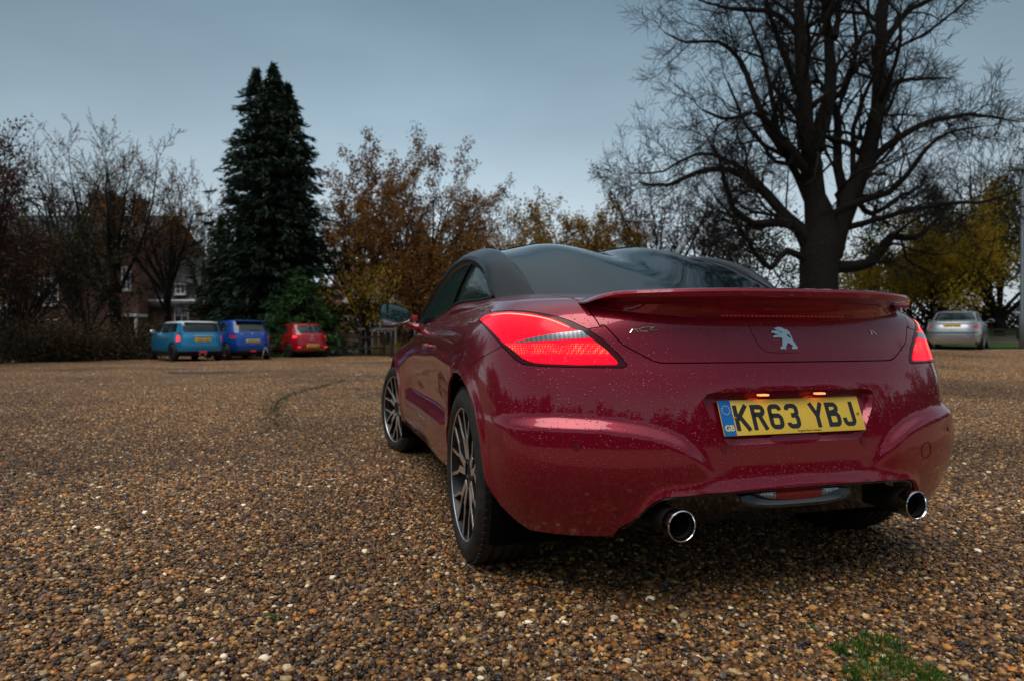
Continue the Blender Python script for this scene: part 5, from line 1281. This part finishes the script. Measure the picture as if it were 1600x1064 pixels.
def parked(name, rear_px, rear_Y, rz, label, P):
    L = P['L']; pr = px(rear_px, rear_Y); hd = Vector((-math.sin(rz), math.cos(rz), 0)); loc = pr + hd * L / 2; loc.z = G(loc.x, loc.y)
    root = empty(name, loc, rz, label, 'car')
    lv = P['levels']; zs = [l[0] for l in lv]; prm = np.arange(len(lv), dtype=float); fine = np.unique(np.concatenate([np.linspace(i, i + 1, 6) for i in range(len(lv) - 1)]))
    A = np.array([l for l in lv], float); Q = np.array([[np.interp(f, prm, A[:, k]) for k in range(6)] for f in fine])
    sm = spline(prm, A, fine); Q = sm * .65 + Q * .35
    nt_ = 58; tt = np.linspace(0, 1, nt_); th_ = PI * (tt + .035 * np.sin(4 * PI * tt))
    b = bmesh.new(); vs_ = []
    for z, w_, yr, yf, nr_, nf_ in Q:
        yc = (yr + yf) / 2; row = []
        for t in th_:
            n_ = nr_ if t < PI / 2 else nf_; cx_, sx_ = math.cos(t), math.sin(t)
            x = w_ * abs(sx_) ** (2 / 5.2); a_ = (yf - yr) / 2; y = yc - a_ * math.copysign(abs(cx_) ** (2 / n_), cx_)
            row.append(b.verts.new((-x if t not in (0,) else 0, y, z)))
        row[0].co.x = 0; row[-1].co.x = 0; vs_.append(row)
    for r0, r1 in zip(vs_, vs_[1:]):
        for k in range(nt_ - 1): b.faces.new((r0[k], r0[k + 1], r1[k + 1], r1[k]))
    b.faces.new(vs_[-1]); b.normal_update()
    bmesh.ops.recalc_face_normals(b, faces=b.faces)
    tst = min(b.faces, key=lambda f: (f.calc_center_median() - Vector((0, -L / 2, .6))).length)
    if tst.normal.y > 0: bmesh.ops.reverse_faces(b, faces=b.faces)
    la = b.faces.layers.int.new('pid'); b.faces.layers.int.new('work'); la = b.faces.layers.int['pid']; wy = P['wheels']; rw = P['rw']
    for w0 in wy: cut(b, circ(w0, rw, rw + .045, 0, 2 * PI, 18)[:-1], OX, lambda c: c.x < -.3, HOLE2, la, .02)
    bmesh.ops.delete(b, geom=[f for f in b.faces if f[la] == HOLE2], context='FACES')
    cut(b, P['side'], OX, lambda c: c.x < -.35, SIDEG, la, .02)
    cut(b, P['rear'], OY, lambda c: c.y < P.get('rear_y', -L / 2 + 1.0), REARG, la, .02, only=(0,))
    cut(b, P['front'], OY, lambda c: c.y > .1, FRONTG, la, .02, only=(0,))
    cut(b, P['lamp'], OY, lambda c: c.y < -L / 2 + .42 and c.x < 0, TL, la, .02, only=(0,))
    if 'lampc' in P: cut(b, P['lampc'], OY, lambda c: c.y < -L / 2 + .42 and c.x < 0, TL2, la, .02, only=(TL,))
    if 'roof' in P: cut(b, [(-3, P['roof']), (3, P['roof']), (3, 2), (-3, 2)], OX, lambda c: True, ROOF, la, .02, only=(0,))
    if 'low' in P: cut(b, [(-3, -1), (3, -1), (3, P['low']), (-3, P['low'])], OX, lambda c: True, LOW, la, .02, only=(0,))
    def part(nm, pid, mt, half=True, gap=.003, off=0.):
        bb = take(b, (pid,), la, half)
        if not bb.faces: bb.free(); return
        return bob(nm, rim(bb, gap, .02, None, off), mt, root)
    part('body', 0, M[P['paint']]); part('rear_window', REARG, M['cglass'], off=.002); part('windscreen', FRONTG, M['cglass'], off=.002)
    for nm, pid, mt in (('side_window', SIDEG, 'cglass'), ('tail_lamp', TL, P.get('lm', 'redl')), ('lamp_lens', TL2, 'clear')):
        o = part(nm, pid, M[mt], False, off=.003)
        if o: mirror_copy(o, root)
    if 'roof' in P: part('roof', ROOF, M[P['roofm']])
    if 'low' in P: part('lower_bumper', LOW, M['black'])
    bb = take(b, (0, SIDEG, REARG, FRONTG, TL, TL2, ROOF, LOW), la); bb.normal_update(); nv_ = {v_: v_.normal.copy() for v_ in bb.verts}
    for v_ in bb.verts: v_.co -= nv_[v_] * .022
    bob('inner_shell', bb, M['void'], root); box_obj('floor_pan', (0, 0, .26), (P['W'] * .80, L * .86, .10), M['void'], root)
    # window pillars, boot line, handles, plate
    for x0 in P['pillars']:
        for sgn in (-1, 1):
            h0 = None; pl_ = []
            for z in np.linspace(P['pz'][0], P['pz'][1], 5):
                w_ = np.interp(z, Q[:, 0], Q[:, 1]); pl_.append((sgn * (w_ + .004), x0 + (z - P['pz'][0]) * P.get('plean', .1), z))
            tube_obj('window_pillar', pl_, .03, M['black'], root, 6)
    yr_at = lambda z: np.interp(z, Q[:, 0], Q[:, 2])
    bvh2 = BVHTree.FromBMesh(b)
    def back(x, z, off=.004):
        h_ = bvh2.ray_cast(Vector((-abs(x) - .002, -6, z)), Vector((0, 1, 0))); y = h_[0].y if h_[0] else yr_at(z); return (x, y - off, z)
    if 'tailgate' in P: tube_obj('tailgate_joint', [back(x, z, .0015) for x, z in P['tailgate']], .004, M['void'], root, 5)
    pzc = P['plate']; pp = back(0, pzc, .012)
    pl = box_obj('number_plate', pp, (.52, .012, .115), M['yellow'], root, bev=.003)
    b2 = bmesh.new(); rgp = np.random.default_rng(len(name))
    for k in range(7): box(b2, (pp[0] - .19 + .062 * k + (.03 if k > 3 else 0), pp[1] - .0072, pp[2]), (.034, .002, .07))
    bmobj('plate_print', b2, M['ink'], pl, False)['kind'] = 'stuff'
    for nm, c_, s_, mt, bv in P['extra']:
        q = back(c_[0], c_[2], -c_[1]) if c_[1] is not None else c_; box_obj(nm, q, s_, M[mt], root, bev=bv)
    for sgn in (-1, 1):
        mx_, my_, mz_ = P['mirror']; b2 = bmesh.new(); r0 = bmesh.ops.create_uvsphere(b2, u_segments=14, v_segments=8, radius=1)['verts']
        bmesh.ops.scale(b2, vec=(.115, .08, .075), verts=r0); bmesh.ops.translate(b2, vec=(sgn * (mx_ + .12), my_, mz_), verts=r0); box(b2, (sgn * mx_, my_, mz_ - .04), (.12, .05, .04)); mo = bmobj('door_mirror', b2, M[P.get('mm', P['paint'])], root)
        b2 = bmesh.new(); r0 = bmesh.ops.create_circle(b2, cap_ends=True, segments=16, radius=1)['verts']; bmesh.ops.scale(b2, vec=(.09, .055, 1), verts=r0); bmesh.ops.rotate(b2, matrix=Matrix.Rotation(PI / 2, 3, 'X'), verts=r0); bmesh.ops.translate(b2, vec=(sgn * (mx_ + .12), my_ - .079, mz_), verts=r0); bmobj('mirror_glass', b2, M['mirror'], mo, False)
        for hy in P['handles']:
            w_ = np.interp(P['hz'], Q[:, 0], Q[:, 1]); box_obj('door_handle', (sgn * (w_ + .012), hy, P['hz']), (.03, .18, .03), M[P.get('hm', P['paint'])], root, bev=.008)
    # wheels
    wr = bpy.data.objects.new('wheel', None); COL.objects.link(wr); wr.parent = root
    lathe('tyre', [(.09, rw * .68), (.10, rw * .85), (.085, rw * .97), (.04, rw), (-.04, rw), (-.085, rw * .97), (-.10, rw * .85), (-.095, rw * .68), (-.085, rw * .66)], M['tyreb'], wr, 36)
    lathe('rim', [(-.085, rw * .67), (-.093, rw * .655), (-.085, rw * .62), (.05, rw * .58)], M[P['am']], wr, 36)
    b2 = bmesh.new(); ns = P.get('ns', 5)
    for k in range(ns):
        a = 2 * PI * k / ns; box(b2, (-.075, rw * .34 * math.sin(a), rw * .34 * math.cos(a)), (.022, .055 if ns < 8 else .03, rw * .60), Matrix.Rotation(-a, 3, 'X'))
    box(b2, (-.078, 0, 0), (.03, .11, .11), bev=.01); bmobj('spokes', b2, M[P['am']], wr, False); lathe('brake_disc', [(-.02, 0), (-.02, rw * .5), (0, rw * .5)], M['void'], wr, 24)
    wx = P['W'] / 2 - .115; wr.location = (-wx, wy[0], rw)
    for x, y_, r_ in ((-wx, wy[1], 0), (wx, wy[0], PI), (wx, wy[1], PI)): c_ = copy_tree(wr, root); c_.location = (x, y_, rw); c_.rotation_euler = (0, 0, r_)
    b.free(); return root
def mirp(p): return p + [(-x, z) for x, z in p[::-1]]
MINI = dict(L=3.82, W=1.73, paint='cyan', wheels=(-1.22, 1.28), rw=.31, am='alloyd', ns=10, roof=1.325, roofm='wroof', low=.36, mm='chrome', lm='redlit',
  levels=[(.20, .80, -1.78, 1.80, 3.6, 3.2), (.36, .85, -1.89, 1.88, 3.4, 3), (.55, .865, -1.91, 1.91, 3.3, 3), (.78, .855, -1.86, 1.86, 3.5, 3), (.92, .825, -1.80, 1.62, 3.8, 3.2), (.985, .80, -1.77, .98, 4, 4), (1.12, .76, -1.72, .82, 4.2, 4.4), (1.24, .725, -1.67, .64, 4.3, 4.4), (1.335, .695, -1.61, .46, 4.2, 4.2), (1.385, .63, -1.50, .32, 3.8, 4), (1.405, .45, -1.25, .12, 3, 3), (1.41, .12, -.8, -.4, 2.4, 2.4)],
  side=[(-1.42, 1.015), (-1.38, 1.30), (-.5, 1.31), (.46, 1.31), (.62, 1.22), (.86, 1.02), (.3, 1.0), (-.6, 1.0)], rear=mirp([(-.55, 1.01), (-.60, 1.06), (-.555, 1.27), (-.50, 1.30)]), front=mirp([(-.66, 1.0), (-.56, 1.30)]),
  lamp=[(-.83, .70), (-.845, .78), (-.83, .89), (-.77, .93), (-.70, .91), (-.675, .82), (-.69, .72), (-.75, .685)], pillars=(-.62, .62), pz=(.99, 1.32), plean=-.02, tailgate=[(-.66, .98), (-.66, .60), (-.55, .56), (0, .555), (.55, .56), (.66, .60), (.66, .98)], plate=.745,
  extra=[('boot_handle', (0, -.02, .865), (.62, .03, .05), 'chrome', .01), ('fog_lamp', (0, -.01, .33), (.25, .03, .07), 'redl', .01), ('exhaust_tip', (-.09, .02, .26), (.07, .06, .05), 'chrome', .015), ('exhaust_tip', (.09, .02, .26), (.07, .06, .05), 'chrome', .015), ('roof_spoiler', (0, -.035, 1.345), (1.12, .12, .03), 'wroof', .01)], mirror=(.80, .62, 1.03), handles=(-.1,), hz=.86, hm='chrome')
parked('light_blue_hatchback', 318, 22.6, R(44), 'light blue hatchback with a white roof, leftmost of the parked cars', MINI)
SWIFT = dict(L=3.85, W=1.70, paint='blue', wheels=(-1.28, 1.15), rw=.31, am='alloyb', ns=7, low=.30,
  levels=[(.20, .78, -1.80, 1.76, 3.6, 3.2), (.34, .83, -1.90, 1.88, 3.4, 3), (.55, .85, -1.925, 1.92, 3.2, 3), (.78, .845, -1.88, 1.86, 3.2, 3), (.93, .82, -1.82, 1.62, 3.4, 3.2), (1.0, .79, -1.79, 1.08, 3.6, 4), (1.14, .75, -1.70, .90, 3.8, 4.4), (1.28, .705, -1.60, .66, 4, 4.4), (1.40, .665, -1.52, .42, 4, 4.2), (1.465, .60, -1.46, .22, 3.8, 4), (1.495, .42, -1.22, .05, 3, 3), (1.50, .12, -.8, -.4, 2.4, 2.4)],
  side=[(-1.18, 1.06), (-1.02, 1.30), (-.7, 1.38), (.40, 1.38), (.62, 1.27), (.98, 1.03), (.3, .99), (-.6, 1.02)], rear=mirp([(-.56, 1.05), (-.60, 1.10), (-.53, 1.37), (-.48, 1.39)]), front=mirp([(-.66, 1.02), (-.55, 1.38)]),
  lamp=[(-.84, .80), (-.84, .98), (-.76, 1.0), (-.60, .86), (-.58, .80), (-.64, .77)], lampc=[(-.76, .83), (-.60, .80), (-.58, .75), (-.8, .75)], pillars=(-.38,), pz=(1.0, 1.38), tailgate=[(-.64, 1.05), (-.58, .80), (-.62, .58), (-.5, .50), (0, .49), (.5, .50), (.62, .58), (.58, .80), (.64, 1.05)], plate=.70,
  extra=[('emblem', (0, -.01, .95), (.09, .02, .08), 'chrome', .02), ('name_badge', (-.38, -.006, .94), (.13, .008, .03), 'chrome', .003), ('model_badge', (.40, -.006, .94), (.10, .008, .03), 'chrome', .003), ('roof_spoiler', (0, -.05, 1.445), (1.08, .20, .035), 'blue', .015), ('rear_wiper', (.12, -.012, 1.09), (.35, .012, .014), 'black', 0), ('bumper_grille', (0, -.004, .33), (1.0, .015, .09), 'black', .01), ('fog_lamp', (0, -.016, .33), (.2, .015, .06), 'redl', .01)], mirror=(.80, .80, 1.05), handles=(.1,), hz=.88)
parked('blue_hatchback', 396, 24.4, R(41), 'royal blue hatchback between the light blue car and the red hatchback', SWIFT)
RED = dict(L=4.0, W=1.69, paint='redc', wheels=(-1.25, 1.22), rw=.31, am='alloyd', ns=5, lm='redlit', low=.30,
  levels=[(.20, .78, -1.88, 1.85, 3.4, 3.2), (.34, .83, -1.98, 1.96, 3.2, 3), (.55, .845, -2.0, 2.0, 3.0, 3), (.76, .84, -1.95, 1.92, 3.0, 3), (.90, .815, -1.90, 1.66, 3.2, 3.2), (.97, .78, -1.86, 1.12, 3.4, 4), (1.10, .735, -1.72, .92, 3.6, 4.4), (1.23, .69, -1.56, .68, 3.8, 4.4), (1.35, .645, -1.42, .42, 3.8, 4.2), (1.41, .58, -1.32, .22, 3.6, 4), (1.44, .42, -1.1, .05, 3, 3), (1.445, .12, -.8, -.4, 2.4, 2.4)],
  side=[(-1.05, 1.04), (-.92, 1.24), (-.6, 1.33), (.38, 1.33), (.62, 1.22), (1.0, 1.0), (.3, .97), (-.6, .99)], rear=mirp([(-.54, 1.0), (-.60, 1.05), (-.50, 1.31), (-.44, 1.335)]), front=mirp([(-.65, .99), (-.53, 1.33)]),
  lamp=[(-.84, .80), (-.82, .90), (-.70, .93), (-.60, .90), (-.585, .84), (-.66, .79)], pillars=(-.28,), pz=(.97, 1.33), tailgate=[(-.64, .98), (-.58, .80), (-.60, .52), (0, .51), (.60, .52), (.58, .80), (.64, .98)], plate=.50,
  extra=[('emblem', (0, -.01, .87), (.10, .02, .08), 'chrome', .02), ('rear_wiper', (.0, -.012, 1.05), (.35, .012, .014), 'black', 0), ('model_badge', (-.02, -.006, .76), (.22, .008, .03), 'chrome', .003), ('reflector', (-.52, -.012, .45), (.24, .015, .035), 'redlit', .005), ('reflector', (.52, -.012, .45), (.24, .015, .035), 'redlit', .005)], mirror=(.79, .82, 1.02), handles=(.1,), hz=.85)
parked('red_hatchback', 489, 27.0, R(38), 'bright red hatchback in front of the low green conifer', RED)
SIL = dict(L=4.73, W=1.81, paint='silver', wheels=(-1.33, 1.42), rw=.32, am='alloyb', ns=7,
  levels=[(.20, .82, -2.22, 2.22, 3.6, 3.2), (.34, .88, -2.34, 2.33, 3.4, 3), (.55, .905, -2.365, 2.365, 3.2, 3), (.78, .895, -2.30, 2.28, 3.3, 3), (.93, .865, -2.24, 2.0, 3.6, 3.2), (1.0, .83, -2.18, 1.5, 4, 4), (1.02, .79, -1.72, 1.2, 4, 4), (1.14, .74, -1.48, .95, 4, 4.4), (1.27, .69, -1.26, .70, 4, 4.4), (1.36, .65, -1.08, .48, 4, 4.2), (1.41, .57, -.9, .25, 3.6, 4), (1.43, .4, -.7, .05, 3, 3), (1.432, .12, -.5, -.3, 2.4, 2.4)],
  side=[(-1.35, 1.06), (-1.15, 1.22), (-.85, 1.345), (.36, 1.345), (.62, 1.25), (1.02, 1.05), (.3, 1.03), (-.6, 1.04)], rear=mirp([(-.60, 1.05), (-.64, 1.08), (-.53, 1.34), (-.48, 1.355)]), rear_y=-.6, front=mirp([(-.68, 1.06), (-.55, 1.35)]),
  lamp=[(-.90, .76), (-.89, .90), (-.82, .95), (-.70, .90), (-.60, .78), (-.70, .75)], pillars=(-.35,), pz=(1.03, 1.34), tailgate=[(-.66, 1.0), (-.60, .80), (-.50, .70), (0, .69), (.50, .70), (.60, .80), (.66, 1.0)], plate=.845,
  extra=[('boot_trim', (0, -.008, .935), (.55, .015, .03), 'chrome', .005), ('bumper_strip', (0, -.004, .60), (1.56, .012, .035), 'black', .004), ('exhaust_tip', (-.5, .02, .25), (.08, .06, .05), 'chrome', .015)], mirror=(.86, .95, 1.07), handles=(-.72, .25), hz=.90)
parked('silver_saloon', 1487, 23.2, R(-39), 'silver saloon parked at the right edge of the gravel', SIL)

# tripod by the blue hatchback
b_, x = px(414, 23.2), 0
tp_ = empty('tripod', b_, 0, 'small camera tripod standing on the gravel behind the blue hatchback', 'tripod')
for k in range(3):
    a = 2 * PI * k / 3 + .4; tube_obj('leg', [(.02 * math.cos(a), .02 * math.sin(a), .50), (.24 * math.cos(a), .24 * math.sin(a), .0)], [.012, .008], M['steel'], tp_, 6)
tube_obj('centre_column', [(0, 0, .34), (0, 0, .60)], .012, M['black'], tp_, 6); box_obj('tripod_head', (0, 0, .62), (.08, .08, .06), M['black'], tp_, bev=.01)

# ================================================================== buildings
m = mat('house_brick', (.2, .075, .05), .85, spec=.2); nb = NB(m); br = nb.n('ShaderNodeTexBrick', i={'Scale': 1.0, 'Color1': (.20, .075, .052, 1), 'Color2': (.13, .05, .038, 1), 'Mortar': (.20, .16, .13, 1), 'Mortar Size': .008, 'Brick Width': .225, 'Row Height': .075})
mpn = nb.n('ShaderNodeMapping', i={'Rotation': (PI / 2, 0, 0)}); nb.l(nb.n('ShaderNodeTexCoord').outputs['Object'], mpn.inputs['Vector']); nb.l(mpn.outputs[0], br.inputs['Vector']); nb.base(nb.mix(nb.math('MULTIPLY', nb.noise(.8, 5), .5), br.outputs['Color'], (.09, .05, .04))); M['brick'] = m
M['slate'] = mat('roof_slate', (.045, .048, .055), .6); M['tile'] = mat('roof_tile', (.13, .05, .035), .8); nb = NB(M['tile']); nb.base(nb.ramp(nb.noise(2, 6), [(.3, (.09, .035, .026)), (.7, (.19, .08, .055))]))
M['sash'] = mat('white_sash', (.72, .72, .70), .5); M['pane'] = mat('window_pane', (.012, .014, .016), .05, spec=.9)
M['render'] = mat('pale_render', (.42, .38, .32), .8); M['timber'] = mat('dark_timber', (.03, .022, .016), .8)
def gable(bm_, x0, x1, y0, y1, z0, z1, over=.35, th=.14):
    yc = (y0 + y1) / 2; x0 -= over; x1 += over
    for sy in (-1, 1):
        ye = yc + sy * ((y1 - y0) / 2 + over); ze = z0 - over * (z1 - z0) / ((y1 - y0) / 2)
        q = [(x0, ye, ze), (x1, ye, ze), (x1, yc, z1), (x0, yc, z1)]; v1 = [bm_.verts.new(p) for p in q]; v2 = [bm_.verts.new((p[0], p[1], p[2] + th)) for p in q]
        bm_.faces.new(v1); bm_.faces.new(v2)
        for k in range(4): bm_.faces.new((v1[k], v1[(k + 1) % 4], v2[(k + 1) % 4], v2[k]))
    bmesh.ops.recalc_face_normals(bm_, faces=bm_.faces)
def block(bm_, x0, x1, y0, y1, z0, z1, zr=None):
    yc = (y0 + y1) / 2; b4 = [(x0, y0), (x1, y0), (x1, y1), (x0, y1)]; lo_ = [bm_.verts.new((x, y, z0)) for x, y in b4]; hi_ = [bm_.verts.new((x, y, z1)) for x, y in b4]
    for k in range(4): bm_.faces.new((lo_[k], lo_[(k + 1) % 4], hi_[(k + 1) % 4], hi_[k]))
    if zr:
        for x, a_, c_ in ((x0, 0, 3), (x1, 1, 2)): r_ = bm_.verts.new((x, yc, zr)); bm_.faces.new((hi_[a_], hi_[c_], r_))
    bmesh.ops.recalc_face_normals(bm_, faces=bm_.faces)
def window(par, x, z, w_, h_, y, nx=2, nz=3):
    f_ = bmesh.new(); t = .06
    for xx in (x - w_ / 2, x + w_ / 2): box(f_, (xx, y - .03, z), (t, .10, h_ + t))
    for zz_ in (z - h_ / 2, z + h_ / 2): box(f_, (x, y - .035, zz_), (w_ - t, .10, t))
    for k in range(1, nx): box(f_, (x - w_ / 2 + w_ * k / nx, y - .025, z), (.045, .07, h_ - t))
    for k in range(1, nz): box(f_, (x, y - .02, z - h_ / 2 + h_ * k / nz), (w_ - t, .05, .03))
    o = bmobj('window', f_, M['sash'], par, False); box_obj('pane', (x, y - .004, z), (w_ - t, .012, h_ - t), M['pane'], o); box_obj('sill', (x, y - .08, z - h_ / 2 - .07), (w_ + .2, .18, .07), M['sash'], o)
hs = empty('brick_house', (0, 0, 0), 0, 'old brick house with tall chimneys behind the trees on the left', 'house')
YH = 40.0; hx = lambda p: (p - 800) / 1016 * YH; hz_ = lambda p: (527 - p) / 1016 * YH + EYE_H
b2 = bmesh.new(); block(b2, hx(-80), hx(216), YH, YH + 8, -.2, hz_(372), hz_(322)); bmobj('wall', b2, M['brick'], hs, False)
b2 = bmesh.new(); gable(b2, hx(-80), hx(216), YH, YH + 8, hz_(372), hz_(322)); bmobj('roof', b2, M['slate'], hs, False)
for a, b__, top, dep in ((97, 136, 290, 1.4), (165, 181, 296, .8)):
    xm, wd_ = (hx(a) + hx(b__)) / 2, hx(b__) - hx(a); b2 = bmesh.new(); zt = hz_(top); box(b2, (xm, YH + 3.2, (zt + hz_(345)) / 2), (wd_ * .86, dep, zt - hz_(345))); box(b2, (xm, YH + 3.2, zt - .12), (wd_ * 1.06, dep * 1.12, .22)); box(b2, (xm, YH + 3.2, zt - .4), (wd_ * .97, dep * 1.06, .12)); ch_ = bmobj('chimney', b2, M['brick'], hs, False)
    for k in range(3 if wd_ > 1 else 1): lathe('chimney_pot', [(0, .13), (.32, .10), (.36, .12), (.36, .07), (0, .07)], M['tile'], ch_, 12, 'z', (xm + (k - (1 if wd_ > 1 else 0)) * .42, YH + 3.2, zt - .01))
for a, b__, t_, bo, nx in ((62, 92, 436, 476, 3), (70, 90, 500, 520, 2), (192, 205, 418, 453, 2), (190, 200, 366, 386, 2), (215, 216, 430, 431, 1), (2, 14, 478, 506, 2), (18, 34, 372, 396, 2), (44, 54, 366, 376, 2)):
    if b__ - a < 2: continue
    window(hs, (hx(a) + hx(b__)) / 2, (hz_(t_) + hz_(bo)) / 2, hx(b__) - hx(a), hz_(t_) - hz_(bo), YH, nx, 3)
b2 = bmesh.new(); 
for xx in (hx(188), hx(226)): box(b2, (xx, YH - .9, 1.0), (.14, .14, 2.2))
box(b2, ((hx(188) + hx(226)) / 2, YH - .5, 2.15), (1.8, 1.1, .16)); bmobj('porch', b2, M['sash'], hs, False)
box_obj('front_door', ((hx(190) + hx(216)) / 2, YH - .03, 1.02), (.95, .08, 2.0), M['timber'], hs)
b2 = bmesh.new(); block(b2, hx(216), hx(345), YH + 1.5, YH + 7.5, -.2, hz_(470), hz_(395)); bmobj('wing_wall', b2, M['brick'], hs, False)
b2 = bmesh.new(); gable(b2, hx(222), hx(345), YH + 1.5, YH + 7.5, hz_(470), hz_(395)); bmobj('wing_roof', b2, M['slate'], hs, False)
tube_obj('gutter', [(hx(216), YH + 1.05, hz_(469)), (hx(352), YH + 1.05, hz_(469))], .07, M['sash'], hs, 8)
window(hs, hx(265), hz_(492), .85, 1.0, YH + 1.5, 2, 2); window(hs, hx(320), hz_(495), .7, 1.0, YH + 1.5, 2, 2)
for xw in (hx(262), hx(318), hx(334)):
    b2 = bmesh.new(); block(b2, xw - .45, xw + .45, YH + 1.6, YH + 3.4, hz_(462), hz_(438)); dm = bmobj('dormer', b2, M['slate'], hs, False); window(hs, xw, hz_(449), .6, .62, YH + 1.6, 2, 2)
# low building with a tiled roof behind the rust leaved oaks
YM = 50.0; mx_ = lambda p: (p - 800) / 1016 * YM; mz_ = lambda p: (527 - p) / 1016 * YM + EYE_H
lh = empty('tiled_cottage', (0, 0, 0), 0, 'long low building with a red tiled roof behind the rust leaved oaks', 'house')
b2 = bmesh.new(); block(b2, mx_(515), mx_(745), YM, YM + 8, -.2, mz_(478), mz_(405)); bmobj('wall', b2, M['brick'], lh, False)
b2 = bmesh.new(); gable(b2, mx_(515), mx_(745), YM, YM + 8, mz_(478), mz_(405)); bmobj('roof', b2, M['tile'], lh, False)
for p_ in (548, 582, 606, 650, 700): window(lh, mx_(p_), mz_(506), 1.1, 1.1, YM, 3, 2)
for p_ in (552, 585, 612):
    b2 = bmesh.new(); xw = mx_(p_)
    q = [(xw - .75, YM - .42, mz_(474)), (xw + .75, YM - .42, mz_(474)), (xw, YM - .42, mz_(452))]; v1 = [b2.verts.new(p) for p in q]; v2 = [b2.verts.new((p[0], p[1] + 1.6, p[2])) for p in q]; b2.faces.new(v1); b2.faces.new(v2)
    for k in range(3): b2.faces.new((v1[k], v1[(k + 1) % 3], v2[(k + 1) % 3], v2[k]))
    bmesh.ops.recalc_face_normals(b2, faces=b2.faces); bmobj('white_gablet', b2, M['sash'], lh, False)
# fences
def fence(name, x0, x1, Y, h, mt, label, rails, gap, pick=0):
    a, b_ = px(x0, Y), px(x1, Y); t = empty(name, a, 0, label, 'fence'); L = (b_ - a).length; n = int(L / gap) + 1
    for k in range(n + 1):
        x = L * k / n; box_obj('post', (x, 0, h / 2), (.10, .10, h), M[mt], t)
    for z in rails:
        box_obj('rail', (L / 2, -.07, z), (L, .04, .10), M[mt], t)
    for k in range(int(L / pick) if pick else 0): box_obj('picket', (pick * (k + .5), -.11, h * .45), (.07, .03, h * .8), M[mt], t)
fence('rail_fence', 525, 600, 29.5, .95, 'timber', 'dark timber rail fence between the red hatchback and the door mirror', (.35, .82), 1.1)
fence('picket_fence', 528, 618, 33, 1.35, 'sash', 'white fence behind the dark rail fence', (.4, 1.25), 1.5, .32)
fence('far_rail_fence', 1385, 1660, 31, .55, 'timber', 'low dark rail along the far side of the grass on the right', (.3, .5), 2.2)
# red notice by the fence
q = px(648, 27.5); sg = empty('red_notice', q, 0, 'small red square notice on a post beside the door mirror', 'sign'); tube_obj('post', [(0, 0, 0), (0, 0, 1.75)], .03, M['steel'], sg, 8); box_obj('board', (0, -.04, 1.64), (.24, .02, .24), M['redc'], sg, bev=.004)
q = px(612, 27.8); bo_ = empty('bollard', q, 0, 'dark slim bollard on the gravel edge left of the coupe', 'bollard'); lathe('post', [(0, .06), (.8, .06), (.86, .05), (.88, 0)], M['timber'], bo_, 12, 'z')
# lamp posts
M['lampgrey'] = mat('galvanised_grey', (.16, .19, .21), .5, .4)
q = px(1003, 42); lp = empty('twin_lamp_post', q, 0, 'grey lamp post with two flat heads showing above the coupe roof', 'lamp post'); zt = (527 - 347) / 1016 * 42 + EYE_H - q.z
tube_obj('pole', [(0, 0, 0), (0, 0, zt)], [.11, .07], M['lampgrey'], lp, 10); tube_obj('bracket', [(-.42, 0, zt - .02), (.42, 0, zt - .02)], .035, M['lampgrey'], lp, 8)
for sx in (-1, 1): box_obj('lamp_head', (sx * .48, 0, zt + .03), (.62, .38, .14), M['render'], lp, Matrix.Rotation(sx * -.08, 3, 'Y'), .05)
q = px(1597, 24.6); lp = empty('lamp_post', q, 0, 'tall grey lamp post at the right edge beside the grass', 'lamp post'); tube_obj('pole', [(0, 0, 0), (0, 0, 1.2), (0, 0, 1.25), (0, 0, 6.7)], [.10, .10, .075, .065], M['lampgrey'], lp, 12); box_obj('lamp_head', (.10, 0, 6.8), (.75, .34, .16), M['lampgrey'], lp, bev=.05)
# grass verges and the path between them on the right
m = mat('verge_grass', (.05, .10, .02), .8); nb = NB(m); nb.base(nb.ramp(nb.noise(3.5, 7, .7), [(.3, (.03, .06, .012)), (.5, (.055, .11, .02)), (.72, (.09, .13, .03))])); nb.bump(nb.noise(40, 4), .8, .05); M['verge'] = m
def strip(name, Y0, Y1, x0, x1, mt, dz):
    xs = np.linspace(x0, x1, 60); ys = np.linspace(Y0, Y1, 12); V = [(x, y, G(x, y) + dz) for y in ys for x in xs]; return tag(mk(name, V, grid_faces(12, 60), mt), kind='structure')
strip('grass_verge', 25.4, 29.6, 12.6, 40, M['verge'], .05); strip('path', 29.6, 32.5, 12, 42, mat('path_tarmac', (.13, .105, .085), .7), .03); strip('grass_field', 32.5, 60, -2, 60, M['verge'], .04)
strip('leaf_litter_bed', 29.6, 60, -48, -2, mat('leaf_mould', (.05, .032, .018), .9), .03)
V_ = []
rgk = np.random.default_rng(3); sp2 = [(rgk.uniform(12.8, 26), rgk.uniform(25.5, 28.0), .5) for _ in range(160)]
tag(blades('verge_blades', sp2, 9000, .11, .006, M['grass'], 9), 'green grass of the verge behind the silver saloon', kind='stuff')
